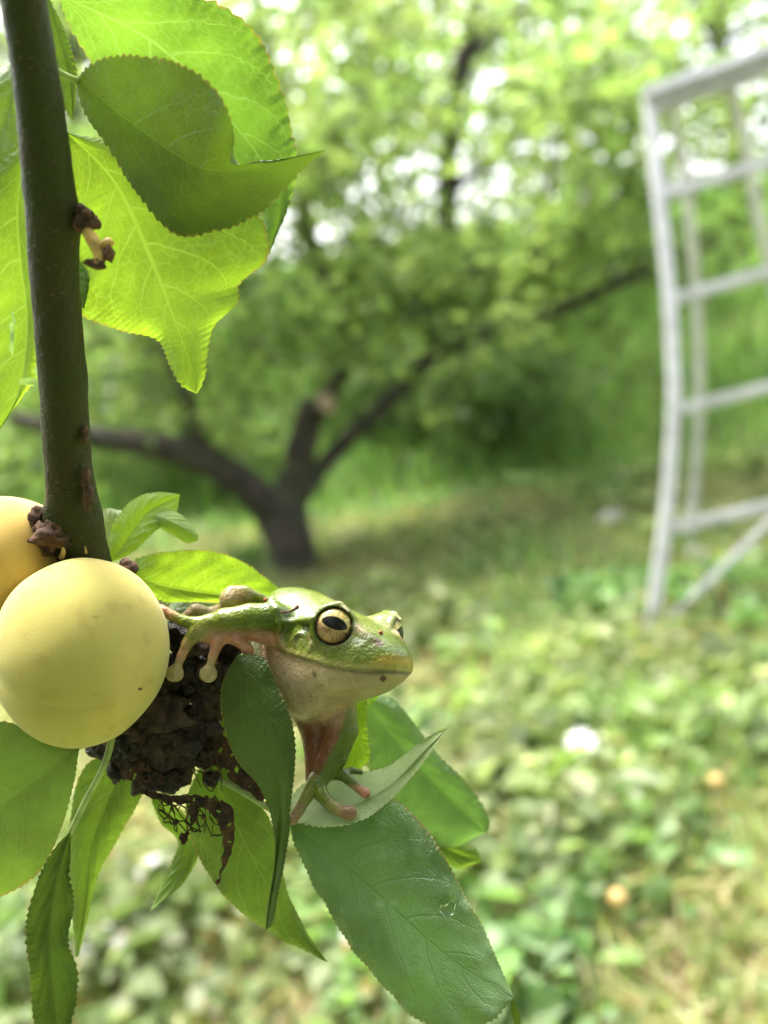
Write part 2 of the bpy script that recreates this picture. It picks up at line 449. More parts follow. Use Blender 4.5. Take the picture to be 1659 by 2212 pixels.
# ------------------------------------------------------------------ trees
CROWN_COLS = [(0.15, 0.22, 0.075), (0.19, 0.27, 0.09), (0.24, 0.32, 0.115), (0.11, 0.17, 0.06), (0.29, 0.36, 0.15)]
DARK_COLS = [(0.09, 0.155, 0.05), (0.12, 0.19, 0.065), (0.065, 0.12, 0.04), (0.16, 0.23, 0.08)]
def crown_mesh(name, clumps, per, spread, L, Wd, cols, parent):
    cl = np.asarray(clumps, float)
    P = np.repeat(cl, per, 0) + rng.standard_normal((len(cl) * per, 3)) * spread * np.array([1, 1, 0.75])
    n = len(P)
    nrm = np.tile([0, 0, 1.0], (n, 1)) + 0.65 * rng.standard_normal((n, 3))
    cc = np.repeat(pick(cols, len(cl), 0.25), per, 0) * rng.uniform(0.7, 1.3, (n, 1))
    V, F, Cc = leaf_cloud(P, nrm, rng.uniform(0.7, 1.2, n) * L, rng.uniform(0.7, 1.2, n) * Wd, cc, 0.5)
    o = mesh_np(name, V, F, M_CROWN, cols=Cc, smooth=False)
    if parent: adopt(o, parent)
    return o
def limbs_mesh(name, limbs, parent, mat, seg=12):
    Vt, Ft, o = [], [], 0
    for pts, rad in limbs:
        V, F = tube_arrays(pts, rad, seg, n=max(14, 7 * len(pts)), noise=0.05, off=o)
        Vt.append(V); Ft.append(F); o += len(V)
    ob = mesh_mixed(name, np.vstack(Vt), np.vstack(Ft), mat=mat)
    if parent: adopt(ob, parent)
    return ob

# the old plum tree in the middle
base = on_land(640, 1232); DT = float(np.dot(base - C0, FW))
tree = empty('plum_tree', base)
tag(tree, 'old leaning plum tree forking low with a pale sawn branch stub', 'tree', 'plum trees of the orchard')
def tp(x, y, dd=0.0): return at(x, y, DT + dd)
pxm = DT / FPX
limbs_mesh('trunk', [([base - np.array([0, 0, .08]), tp(632, 1190), tp(612, 1120), tp(600, 1070)], [54 * pxm, 50 * pxm, 54 * pxm, 48 * pxm])], tree, M_BARK_FAR, 16)
for pts, rad in [
    ([tp(600, 1120), tp(540, 1058, -.1), tp(440, 990, -.2), tp(330, 962, -.25), tp(180, 940, -.3), tp(20, 900, -.35)], [44, 36, 33, 28, 22, 12]),
    ([tp(612, 1110), tp(640, 1010, .05), tp(662, 930, .05), tp(682, 868, .05)], [38, 36, 33, 32]),
    ([tp(640, 1090), tp(715, 985, .1), tp(840, 865, .2), tp(955, 755, .3), tp(1090, 708, .3), tp(1240, 655, .3), tp(1420, 575, .25), tp(1560, 520, .2)], [23, 20, 19, 22, 17, 15, 11, 7]),
    ([tp(690, 880, .05), tp(755, 770, .1), tp(745, 690, .1), tp(690, 570, 0), tp(655, 470, -.1), tp(640, 380, -.1)], [18, 15, 14, 12, 9, 5]),
    ([tp(955, 755, .3), tp(900, 660, .35), tp(985, 590, .5), tp(1090, 578, .6), tp(1210, 566, .7), tp(1320, 530, .8)], [14, 12, 13, 13, 11, 6]),
    ([tp(440, 990, -.2), tp(400, 850, -.3), tp(330, 700, -.3), tp(260, 560, -.2)], [15, 11, 8, 5]),
    ([tp(760, 770, .1), tp(800, 640, .3), tp(860, 520, .4), tp(900, 380, .5)], [11, 9, 8, 5]),
    ([tp(1090, 708, .3), tp(1130, 600, .2), tp(1180, 440, .1), tp(1200, 300, .1)], [10, 9, 7, 4]),
]:
    limbs_mesh('limb', [(pts, [r * pxm for r in rad])], tree, M_BARK_FAR)
# the sawn stub: short collar and a pale cut face
stub_c = tp(690, 880, -.03)
ax = np.array(RT) * 0.55 - FW * 0.75 + UP * 0.25; ax /= np.linalg.norm(ax)
o = tube('stub', [stub_c - ax * .06, stub_c, stub_c + ax * .055], [.05, .055, .052], M_BARK_FAR, None, 18, 10); adopt(o, tree)
o = tube('cut_face', [stub_c + ax * .054, stub_c + ax * .062], [.047, .044], M_CUT, None, 18, 4); adopt(o, tree)

def cloud_pts(n, c, r, zmin=None):
    p = rng.standard_normal((n, 3)); p /= np.linalg.norm(p, axis=1)[:, None]
    p = np.asarray(c) + p * (rng.random((n, 1)) ** 0.45) * np.asarray(r)
    if zmin is not None: p = p[p[:, 2] > zmin]
    return p
# leaf sprays follow the limbs: clumps placed by picture region at the tree's own depth range
def spray(n, x0, x1, y0, y1, d0, d1):
    return np.array([at(rng.uniform(x0, x1), rng.uniform(y0, y1), rng.uniform(d0, d1)) for _ in range(n)])
cl = np.vstack([
    spray(54, 150, 900, 150, 620, DT - .5, DT + .9), spray(48, 600, 1400, 120, 560, DT - .3, DT + 1.0),
    spray(34, 250, 900, 560, 800, DT - .4, DT + .6), spray(30, 760, 1250, 480, 680, DT + .45, DT + 1.1),
    spray(26, 0, 500, 700, 960, DT - .4, DT + .5), spray(40, 1150, 1700, 120, 560, DT - .1, DT + 1.0),
    spray(34, 300, 1500, -350, 120, DT - .6, DT + .8), spray(20, 850, 1300, 600, 700, DT + .5, DT + 1.), spray(3, 830, 1420, 590, 760, DT - .1, DT + .2)])
pj = cl - C0; pd = pj @ FW; ppx = CX + FPX * (pj @ RT) / pd; ppy = CY - FPX * (pj @ UP) / pd
cl = cl[~((ppx > 890) & (ppx < 1070) & (ppy < 500)) | (rng.random(len(cl)) < .15)]         # the gap through which the upright tree shows
crown_mesh('crown', cl, 26, 0.13, 0.095, 0.055, CROWN_COLS, tree)

# further trees of the orchard: (picture x, distance y, height, spread, lean, label, palette)
FAR = [
    (200, 8.2, 4.4, 1.9, 'leafy tree standing behind the drooping left limb of the leaning tree', CROWN_COLS, 85),
    (1600, 15.0, 6.0, 2.2, 'leafy plum tree at the top of the bank behind the ladder', CROWN_COLS, 120),
    (-250, 9.5, 5.2, 2.4, 'broad tree half hidden behind the branch with yellow plums', DARK_COLS, 110),
    (700, 11.0, 6.0, 2.6, 'high rounded tree far behind the sawn stub', CROWN_COLS, 75),
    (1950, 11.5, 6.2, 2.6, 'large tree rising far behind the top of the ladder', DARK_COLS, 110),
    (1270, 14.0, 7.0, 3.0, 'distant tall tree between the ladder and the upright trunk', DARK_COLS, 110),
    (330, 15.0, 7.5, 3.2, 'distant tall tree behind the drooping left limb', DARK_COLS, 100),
]
for px, yy, hh, sp, lab, pal, nc in FAR:
    r = ray(px, 700); xx = r[0] / r[1] * yy
    b = np.array([xx, yy, float(terrain(xx, yy))])
    t = empty('orchard_tree', b); tag(t, lab, 'tree', 'plum trees of the orchard')
    lean = rng.uniform(-.3, .3)
    trunk = [b - [0, 0, .1], b + [lean * .3, 0, hh * .3], b + [lean, .1, hh * .6], b + [lean * 1.3, .1, hh * .95]]
    limbs_mesh('trunk', [(trunk, [.14, .11, .08, .03])], t, M_BARK_FAR)
    for k in range(6):
        a = k * 1.05 + rng.uniform(-.3, .3); z0 = hh * rng.uniform(.3, .6)
        q = b + [lean * .6, 0, z0]
        e = np.array([math.cos(a), math.sin(a), 0]) * sp
        limbs_mesh('limb', [([q, q + e * .45 + [0, 0, .35], q + e * .9 + [0, 0, .8 + rng.uniform(-.2, .4)]], [.06, .045, .015])], t, M_BARK_FAR, 8)
    cl = cloud_pts(int(nc * .8), b + [lean, 0, hh * .62], (sp, sp, hh * .40), b[2] + .35)
    crown_mesh('crown', cl, 34, 0.22, 0.14, 0.08, pal, t)


# the tree this twig hangs from: unseen, over and behind the viewer, crown shaped to shade the frog
hb = np.array([-1.15, -.75, float(terrain(-1.15, -.75))])
home = empty('plum_tree', hb); tag(home, 'unseen plum tree over the viewer that bears the twig, its crown spread to shade it', 'tree', 'plum trees of the orchard')
limbs_mesh('trunk', [([hb - [0, 0, .1], hb + [.03, 0, .5], hb + [.1, .03, .95], hb + [.16, .05, 1.4]], [.13, .11, .10, .07])], home, M_BARK_FAR, 16)
for e in ((1.0, .75, 1.75), (1.9, -.3, 2.0), (.5, -1.3, 2.1), (-.8, .3, 2.1), (-.3, -1.2, 2.2), (1.3, -1.2, 2.1)):
    q = hb + [.12, .03, 1.1]; p = hb + e
    limbs_mesh('limb', [([q, q * .5 + p * .5 + [0, 0, .12], p], [.06, .045, .015])], home, M_BARK_FAR, 8)
cl = np.array([(rng.uniform(-2.6, 2.4), rng.uniform(-2.8, .08), rng.uniform(1.22, 2.4)) for _ in range(420)])
cl = np.vstack([cl, [(rng.uniform(-2.8, -.9), rng.uniform(-2.2, .5), rng.uniform(.8, 2.4)) for _ in range(90)], [(rng.uniform(-2.2, 2.2), rng.uniform(-2.8, -1.2), rng.uniform(.3, 1.3)) for _ in range(110)]])
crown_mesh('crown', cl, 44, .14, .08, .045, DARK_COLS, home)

# the upright tree just behind
ub = at(985, 800, 5.6); ub[2] = float(terrain(ub[0], ub[1]))
upt = empty('plum_tree', ub); tag(upt, 'plum tree with a dark upright trunk rising behind the leaning tree', 'tree', 'plum trees of the orchard')
k5 = 5.2 / FPX
limbs_mesh('trunk', [([ub - [0, 0, .1], at(975, 640, 5.4), at(966, 450, 5.2), at(975, 270, 5.1), at(1004, 110, 5.0), at(1045, -60, 4.9)], [30 * k5, 26 * k5, 24 * k5, 22 * k5, 20 * k5, 12 * k5])], upt, M_BARK_FAR)
limbs_mesh('limb', [([at(975, 300, 5.1), at(900, 235, 5.2), at(800, 205, 5.3), at(700, 120, 5.4)], [14 * k5, 12 * k5, 9 * k5, 5 * k5])], upt, M_BARK_FAR)
limbs_mesh('limb', [([at(1000, 130, 5.0), at(1080, 60, 5.1), at(1180, -20, 5.2)], [14 * k5, 11 * k5, 6 * k5])], upt, M_BARK_FAR)
limbs_mesh('limb', [([at(968, 420, 5.2), at(1060, 340, 5.4), at(1160, 250, 5.6)], [12 * k5, 9 * k5, 5 * k5])], upt, M_BARK_FAR)
crown_mesh('crown', np.vstack([spray(60, 650, 1350, -250, 420, 5.4, 6.6), spray(26, 840, 1150, -100, 520, 5.5, 6.8), spray(5, 900, 1060, 0, 420, 4.7, 5.0), spray(12, 680, 860, 0, 400, 4.6, 5.2), spray(12, 1110, 1300, 0, 400, 4.6, 5.2)]), 28, .17, .10, .058, CROWN_COLS, upt)

# undergrowth shrubs along the foot of the bank
SHR = [(1075, 860, 5.3, .70, .50, 'dark green shrub on the bank under the long right limb'),
       (880, 960, 6.2, .8, .45, 'low dark shrub behind the fork of the leaning tree'),
       (420, 1050, 5.6, .8, .5, 'shaded shrub beside the drooping left limb'),
       (150, 1000, 6.4, 1.0, .8, 'large shaded shrub behind the branch with plums'),
       (1330, 780, 7.4, .8, .6, 'mid green shrub high on the bank beside the ladder'),
       (-80, 1150, 4.6, .6, .5, 'shaded shrub low down behind the yellow plums')]
for px, py, d, rx, rz, lab in SHR:
    p = at(px, py, d); b = np.array([p[0], p[1], float(terrain(p[0], p[1]))])
    t = empty('shrub', b); tag(t, lab, 'shrub', 'shrubs of the undergrowth')
    limbs_mesh('stem', [([b, b + [.1 * math.cos(a), .1 * math.sin(a), rz * .6], b + [.4 * rx * math.cos(a), .4 * rx * math.sin(a), rz * 1.3]], [.02, .015, .006]) for a in np.arange(0, 6.2, 1.25)], t, M_BARK_FAR, 6)
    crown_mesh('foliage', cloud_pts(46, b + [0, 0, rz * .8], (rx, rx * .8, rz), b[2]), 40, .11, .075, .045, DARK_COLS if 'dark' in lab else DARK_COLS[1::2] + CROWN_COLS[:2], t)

# ------------------------------------------------------------------ ladder
lad = empty('orchard_ladder', on_land(1400, 1362))
tag(lad, 'pale aluminium orchard stepladder with flared rails standing in the grass', 'ladder')
DL = float(np.dot(on_land(1400, 1362) - C0, FW))
rung_dir = RT * 1.0 + UP * 0.245 - FW * 0.26      # measured from the rungs' convergence
def bar(name, A, B, w, t, mat=M_ALU, parent=None, hint=FW):
    A = np.asarray(A); B = np.asarray(B); ax = B - A; ax /= np.linalg.norm(ax)
    s = np.cross(ax, hint); s /= np.linalg.norm(s); q = np.cross(s, ax)
    bm = bmesh.new(); vv = []
    for P in (A, B):
        for cx_, cy_ in ((-1, -1), (1, -1), (1, 1), (-1, 1)):
            vv.append(bm.verts.new(Vector(P + s * w / 2 * cx_ + q * t / 2 * cy_)))
    for f in ((0, 3, 2, 1), (4, 5, 6, 7), (0, 1, 5, 4), (1, 2, 6, 5), (2, 3, 7, 6), (3, 0, 4, 7)): bm.faces.new([vv[k] for k in f])
    bmesh.ops.recalc_face_normals(bm, faces=bm.faces)
    bmesh.ops.bevel(bm, geom=list(bm.edges), offset=min(w, t) * .18, segments=2, affect='EDGES')
    me = bpy.data.meshes.new(name); bm.to_mesh(me); bm.free(); me.materials.append(mat)
    o = bpy.data.objects.new(name, me); col.objects.link(o)
    if parent: adopt(o, parent)
    return o
def flat_tube(name, pts, w, t, parent):
    """rectangular-section rail swept along a curve"""
    P = spline(pts, 26); T = np.gradient(P, axis=0); T /= np.linalg.norm(T, axis=1)[:, None]
    s = np.cross(T, FW); s /= np.linalg.norm(s, axis=1)[:, None]; q = np.cross(s, T)
    c = .22
    prof = [(-1, -1 + c), (-1 + c, -1), (1 - c, -1), (1, -1 + c), (1, 1 - c), (1 - c, 1), (-1 + c, 1), (-1, 1 - c)]
    V = np.stack([P + s * w / 2 * a + q * t / 2 * b for a, b in prof], 1).reshape(-1, 3)
    n, k = 26, 8
    i, j = np.meshgrid(np.arange(n - 1), np.arange(k), indexing='ij')
    F = np.stack([i * k + j, i * k + (j + 1) % k, (i + 1) * k + (j + 1) % k, (i + 1) * k + j], -1).reshape(-1, 4).tolist()
    F += [list(range(k))[::-1], list(range((n - 1) * k, n * k))]
    me = bpy.data.meshes.new(name); me.from_pydata(V.tolist(), [], F); me.update(); me.materials.append(M_ALU)
    o = bpy.data.objects.new(name, me); col.objects.link(o); adopt(o, parent); return o
LR = [(1400, 192, .10), (1411, 310, .08), (1423, 420, .06), (1444, 612, .045), (1454, 774, .03), (1456, 890, .02), (1441, 1096, .01), (1418, 1275, 0), (1404, 1372, 0)]
Lp = [at(x, y, DL + d) for x, y, d in LR]
flat_tube('rail', Lp, .034, .022, lad)
wid = [.33, .335, .345, .36, .375, .40, .44, .49, .54]
flat_tube('rail', [p + rung_dir * w for p, w in zip(Lp, wid)], .034, .022, lad)
Ls = spline(np.array(Lp), 400)
def rail_at(py):
    d = Ls - C0; yy = CY - FPX * (d @ UP) / (d @ FW); k = int(np.argmin(abs(yy - py))); return Ls[k]
for py, w in ((425, .343), (648, .362), (888, .40), (1142, .468)):
    p = rail_at(py); bar('rung', p + rung_dir * .012, p + rung_dir * (w - .012), .032, .030, parent=lad)
p = rail_at(205); bar('top_step', p - rung_dir * .015 - UP * .005, p + rung_dir * .345 - UP * .005, .036, .09, parent=lad)
bar('top_step', rail_at(232) + rung_dir * .02 + FW * .03, rail_at(232) + rung_dir * .32 + FW * .03, .022, .06, parent=lad)
for q in range(4): bar('tread_ridge', rail_at(205) + UP * .014 - FW * (.032 - .021 * q) + rung_dir * .01, rail_at(205) + UP * .014 - FW * (.032 - .021 * q) + rung_dir * .32, .005, .006, parent=lad)
RL = [at(1449, 225, DL + .14), at(1478, 370, DL + .25), at(1496, 540, DL + .36), at(1508, 720, DL + .48), at(1510, 900, DL + .58), at(1500, 1060, DL + .68), on_land(1484, 1190)]
flat_tube('rear_rail', RL, .030, .022, lad)
wr = [.22, .235, .26, .31, .36, .41, .45]
flat_tube('rear_rail', [p + rung_dir * (w - .06) for p, w in zip(RL, wr)], .030, .022, lad)
bar('brace', at(1437, 1345, DL - .02), at(1700, 1092, DL + .02), .017, .014, parent=lad)

# ------------------------------------------------------------------ things on the orchard floor
M_ORANGE = plain('fallen_plum_skin', (0.55, 0.36, 0.14), .5, 60, .15, Subsurface_Weight=.1)
M_PETAL = plain('white_petal', (.86, .86, .84), .6, 80, .04)
M_YELLOWC = plain('flower_centre', (.75, .55, .08), .7, 200, .2)
M_STONE = plain('grey_stone', (.36, .35, .35), .9, 25, .3, .004)
M_STALK = plain('flower_stalk', (.12, .22, .05), .6, 80, .2)
def lathe_plum(name, c, r, mat, ax=(0, 0, 1), squash=1.0, seg=32, groove=.03):
    th = np.linspace(0, math.pi, 18); ph = np.linspace(0, 2 * math.pi, seg, endpoint=False)
    T, Pp = np.meshgrid(th, ph, indexing='ij')
    rr = 1 - groove * np.exp(-(np.minimum(Pp, 2 * math.pi - Pp) / .22) ** 2) * np.sin(T) - .10 * np.exp(-(T / .28) ** 2)
    V = np.stack([rr * np.sin(T) * np.cos(Pp), rr * np.sin(T) * np.sin(Pp), squash * rr * np.cos(T)], -1).reshape(-1, 3) * r
    z = Vector(ax).normalized(); q = z.to_track_quat('Z', 'Y').to_matrix()
    V = V @ np.array(q).T + np.asarray(c)
    i, j = np.meshgrid(np.arange(17), np.arange(seg), indexing='ij')
    F = np.stack([i * seg + j, (i + 1) * seg + j, (i + 1) * seg + (j + 1) % seg, i * seg + (j + 1) % seg], -1).reshape(-1, 4)
    return mesh_np(name, V, F, mat)
for (px, py), lab in zip([(1549, 1738), (1338, 1645), (757, 2105), (806, 2196), (1338, 2000)],
                   ['ripe orange plum fallen beside a pale dry leaf', 'small orange plum fallen beside the white flower', 'orange plum fallen under the broad green leaf',
                    'orange plum lying among clover under the branch', 'reddish orange plum half sunk in the weeds']):
    p = on_land(px, py); r = .0135
    o = lathe_plum('fallen_plum', (0, 0, 0), r, M_ORANGE, (rng.normal(), rng.normal(), .6), .96); o.location = Vector(p + [0, 0, r + .035])
    tag(o, lab, 'plum', 'plums fallen on the orchard floor')
def flower(px, py, R, hgt, lab):
    b = on_land(px, py); t = empty('white_flower', b); tag(t, lab, 'flower', 'white flowers in the grass')
    top = b + np.array([.01, -.005, hgt + .035])
    o = tube('stalk', [b - [0, 0, .01], b + [.006, 0, hgt * .5], top], [.0022, .002, .0018], M_STALK, None, 6, 8); adopt(o, t)
    nrm = np.array([-.1, -.75, .65]); nrm /= np.linalg.norm(nrm); u = np.cross(nrm, [0, 0, 1]); u /= np.linalg.norm(u); v = np.cross(nrm, u)
    for k in range(9):
        a = k * 2 * math.pi / 9; d = math.cos(a) * u + math.sin(a) * v; s = np.cross(nrm, d)
        w = R * .42
        rows = [(0.1, .3), (.45, .95), (.75, 1.0), (.95, .55), (1.0, .1)]
        V = []; 
        for q, ww in rows:
            for e in (-1, 0, 1): V.append(top + d * R * q + s * w * ww * e * .5 + nrm * (R * .12 * math.sin(q * 2.2) - abs(e) * R * .05))
        F = [[i * 3 + j, i * 3 + j + 1, i * 3 + j + 4, i * 3 + j + 3] for i in range(4) for j in range(2)]
        o = mesh_np('petal', V, F, M_PETAL); adopt(o, t)
    o = lathe_plum('flower_centre', top + nrm * R * .08, R * .2, M_YELLOWC, nrm, .5, 14, 0); adopt(o, t)
flower(1252, 1690, .031, .05, 'large bright white flower standing alone in the clover')
flower(1358, 1785, .016, .03, 'small white flower below the large white one')
flower(735, 1850 + 250, .014, .03, 'small white flower under the broad green leaf')
for k, (px, py, r) in enumerate([(1440, 1500, .05), (225, 2055, .045), (330, 1895, .04), (1330, 1130, .08), (1500, 1200, .05)]):
    p = on_land(px, py)
    bm = bmesh.new(); bmesh.ops.create_icosphere(bm, subdivisions=3, radius=r)
    for v in bm.verts:
        c = np.array(v.co); v.co = Vector(c * (1 + .45 * float(vnoise(c[None] + k * 3, 14, 2)[0]))); v.co.z *= .55
    me = bpy.data.meshes.new('stone'); bm.to_mesh(me); bm.free(); me.materials.append(M_STONE)
    for q in me.polygons: q.use_smooth = True
    o = bpy.data.objects.new('stone', me); col.objects.link(o); o.location = Vector(p + [0, 0, r * .12])
    tag(o, ['flat grey stone in the weeds near the foot of the ladder', 'rough grey stone below the hanging narrow leaf', 'small grey stone beneath the dead shredded leaf',
            'large grey stone at the foot of the bank by the ladder', 'grey stone lying between the ladder legs'][k], 'stone', 'stones on the orchard floor')
# ================================================================== the near branch
M_STEM = None
def stem_material():
    m = N('plum_twig_bark')
    n1 = m.noise(260, 5); n2 = m.noise(1100, 4); n3 = m.noise(55, 3)
    base = m.mix(m.step(n3, 0.35, 0.65), (0.034, 0.044, 0.007), (0.040, 0.038, 0.010))
    base = m.mix(m.math('MULTIPLY', m.step(n1, 0.52, 0.68), 0.45), base, (0.055, 0.030, 0.012))
    base = m.mix(m.math('MULTIPLY', n2, 0.3), base, (0.02, 0.02, 0.008))
    lv = m.n('ShaderNodeMapping'); lv.inputs['Scale'].default_value = (1, 1, 2.2); m.l(m.objco(), lv.inputs['Vector'])
    vl = m.n('ShaderNodeTexVoronoi', i_Scale=420.0); m.l(lv.outputs[0], vl.inputs['Vector'])
    ln = m.math('MULTIPLY', m.step(vl.outputs['Distance'], .10, .24, 1, 0), m.step(m.noise(150, 2), .48, .58))
    base = m.mix(ln, base, (.11, .075, .04))
    h = m.math('ADD', m.math('ADD', m.math('MULTIPLY', n1, .6), n2), ln)
    return m.done(m.principled(base, 0.6, m.bump(h, .7, .0006), Specular_IOR_Level=.25))
M_STEM = stem_material()
M_SCAB = bark_material('bud_scar_bark', (0.04, 0.018, 0.01), (0.14, 0.065, 0.035), 420, .0006)
M_STUBWOOD = plain('broken_fruit_stalk', (.50, .32, .10), .7, 500, .35, .0002)
M_PETIOLE = plain('pale_petiole', (.33, .42, .14), .5, 300, .2, .0001, Subsurface_Weight=.15, Subsurface_Radius=(.002, .003, .001))
M_DEAD = bark_material('rotted_fruit', (0.005, 0.003, 0.002), (0.026, 0.012, 0.006), 330, .0016, (.06, .035, .022), .4, rough=.6)
M_DEAD2 = bark_material('dry_brown_rind', (0.014, 0.007, 0.004), (0.07, 0.034, 0.018), 420, .0012, (.16, .11, .08), .3, rough=.7)
M_DEADLEAF = bark_material('withered_leaf', (0.02, 0.010, 0.005), (0.10, 0.045, 0.02), 500, .0006)

# -- leaves
ML = {
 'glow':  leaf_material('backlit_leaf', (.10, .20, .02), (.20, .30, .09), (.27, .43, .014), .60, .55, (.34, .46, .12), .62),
 'glow_shaded': leaf_material('shade_tinted_backlit_leaf', (.08, .16, .02), (.16, .25, .07), (.13, .25, .015), .55, .55, (.30, .40, .10), .62),  # darker copy of the backlit leaf, shade put into its colours
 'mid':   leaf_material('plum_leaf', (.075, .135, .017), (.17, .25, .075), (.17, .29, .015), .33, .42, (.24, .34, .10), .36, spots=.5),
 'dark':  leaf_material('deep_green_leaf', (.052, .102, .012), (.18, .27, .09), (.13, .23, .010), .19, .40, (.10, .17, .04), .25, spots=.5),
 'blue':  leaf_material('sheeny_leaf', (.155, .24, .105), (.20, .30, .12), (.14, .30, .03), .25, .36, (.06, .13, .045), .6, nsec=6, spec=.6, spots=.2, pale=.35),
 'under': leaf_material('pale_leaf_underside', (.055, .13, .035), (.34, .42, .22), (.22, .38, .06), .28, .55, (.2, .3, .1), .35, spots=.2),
}
branch = empty('plum_branch', near(120, 900, 0))
tag(branch, 'dark hanging plum twig with serrated green leaves around the frog', 'branch')

def leaf(mid, left, right, mat, show='top', bulge=0.0, teeth=46, amp=3.2, label=None, nu=220, nv=11, ripple=3.0, thorn=True, parent=None, hole=None):
    """midrib and both margins as (picture x, picture y, Z); a curved blade with toothed margins"""
    Mx, A, B = (spline(np.array([loc(*p) for p in L]), nu) for L in (mid, left, right))
    u = np.linspace(0, 1, nu)
    env = np.clip(u / .06, 0, 1) * np.clip((1 - u) / .02, 0, 1)
    rows = []; ss = np.r_[-np.linspace(1, 0, nv + 1), np.linspace(0, 1, nv + 1)[1:]]
    for sgn, E, ph in ((-1, A, .0), (1, B, .37)):
        d = E - Mx; ln = np.linalg.norm(d, axis=1)[:, None] + 1e-6
        f = (u * teeth + ph + .25 * np.sin(u * 31 + ph * 9)) % 1.0
        tooth = np.where(f < .72, f / .72, (1 - f) / .28)
        big = .5 * vnoise(np.stack([u * 9, 0 * u + sgn, 0 * u + ln[0]], -1), 1, 2)
        d = d + d / ln * (amp * (tooth - .5) * (.55 + 1.1 * rng.random(int(teeth) + 3)[(u * teeth + ph + .25 * np.sin(u * 31 + ph * 9)).astype(int)]) + amp * 2.2 * big)[:, None] * env[:, None] * np.clip(ln / 25, 0, 1)
        rows.append(d)
    tang = np.gradient(Mx, axis=0)
    V = np.zeros((nu, 2 * nv + 1, 3))
    for k, s in enumerate(ss):
        d = rows[0] if s < 0 else rows[1]; t = abs(s)
        V[:, k] = Mx + d * t
        V[:, k, 2] += bulge * math.sin(math.pi * min(t, 1)) * np.sin(np.pi * u) ** .5
    if ripple:
        V[..., 2] += ripple * 1.6 * vnoise(V, .022, 2) * 2 * np.abs(ss)[None, :]
        # quilting between the side veins
        q = (u[:, None] * 7 - np.abs(ss)[None] ** 1.25 * 2.1) * 2 * math.pi
        V[..., 2] += ripple * .35 * np.cos(q) * np.sin(np.pi * np.abs(ss))[None] * np.sin(np.pi * u)[:, None]
    n, k = nu, 2 * nv + 1
    i, j = np.meshgrid(np.arange(n - 1), np.arange(k - 1), indexing='ij')
    F = np.stack([i * k + j, i * k + j + 1, (i + 1) * k + j + 1, (i + 1) * k + j], -1).reshape(-1, 4)
    Vl = V.reshape(-1, 3)
    # winding: 'top' means the upper side looks at the camera
    a, b, c = Vl[F[:, 0]], Vl[F[:, 1]], Vl[F[:, 3]]
    nz = np.cross(b - a, c - a)[:, 2].sum()
    if (nz > 0) != (show == 'top'): F = F[:, ::-1]
    uv = np.stack([np.repeat(u, k), np.tile((ss + 1) / 2, n)], 1)
    if hole is not None:
        cen = Vl[F].mean(1); keep = np.ones(len(F), bool)
        for hx, hy, rx, ry in hole:
            px = cen[:, 0] / (1 - cen[:, 2] / FPX) + CX; py = CY - cen[:, 1] / (1 - cen[:, 2] / FPX)
            keep &= ((px - hx) / rx) ** 2 + ((py - hy) / ry) ** 2 > 1
        F = F[keep]
    o = mesh_np('leaf', l2w(Vl), F, ML[mat], uv=uv)
    adopt(o, parent or branch)
    if label: o['label'] = label
    return o
def Zs(pts, z):                                     # add a depth to plain picture points
    if isinstance(z, (int, float)): z = [z] * len(pts)
    zz = np.interp(np.linspace(0, 1, len(pts)), np.linspace(0, 1, len(z)), z)
    return [(x, y, q) for (x, y), q in zip(pts, zz)]

# main stem
stem_c = [(30, -420, 470), (40, -150, 400), (52, 0, 350), (78, 170, 300), (106, 400, 230), (118, 600, 160), (136, 820, 90), (148, 1000, 30), (166, 1130, -20), (190, 1230, -50), (235, 1330, -70), (300, 1430, -80)]
stem_r = [50, 48, 48, 49, 53, 50, 50, 49, 55, 52, 42, 26]
def stem_mesh():
    n, seg = 240, 40
    A = spline(np.array([[*loc(x, y, z), r * (1 - z / FPX)] for (x, y, z), r in zip(stem_c, stem_r)]), n)
    P, R = A[:, :3], A[:, 3]
    T = np.gradient(P, axis=0); T /= np.linalg.norm(T, axis=1)[:, None]
    Nn = np.cross(T, [0, 0, 1.0]); Nn /= np.linalg.norm(Nn, axis=1)[:, None]; B = np.cross(T, Nn)
    a = np.linspace(0, 2 * math.pi, seg, endpoint=False)
    D = np.cos(a)[None, :, None] * Nn[:, None] + np.sin(a)[None, :, None] * B[:, None]
    S = P[:, None] + D * R[:, None, None]
    rr = R[:, None] * (1 + .07 * vnoise(S, .018, 3) + .035 * vnoise(S * np.array([1, .3, 1]), .10, 2))
    def lump(px, py, z, rad, h):
        c = loc(px, py, z); d = np.linalg.norm(S - c, axis=2); return h * np.exp(-(d / rad) ** 2)
    rr += lump(165, 480, 230, 46, 16) + lump(85, 1130, 0, 50, 20) + lump(215, 1010, 60, 22, 5) + lump(212, 1060, 50, 24, 6)
    S = P[:, None] + D * rr[..., None]
    V = S.reshape(-1, 3)
    i, j = np.meshgrid(np.arange(n - 1), np.arange(seg), indexing='ij')
    F = np.stack([i * seg + j, i * seg + (j + 1) % seg, (i + 1) * seg + (j + 1) % seg, (i + 1) * seg + j], -1).reshape(-1, 4)
    o = mesh_np('stem', l2w(V), F, M_STEM); adopt(o, branch); return o
stem_mesh()
def near_tube(name, pts, rad, mat, parent, seg=10, n=None, noise=0.0):
    """pts are (picture x, picture y, Z), rad in picture units"""
    o = tube(name, [near(*p) for p in pts], [r * K * (1 - p[2] / FPX) for r, p in zip(rad, pts)], mat, None, seg, n, noise)
    adopt(o, parent); return o
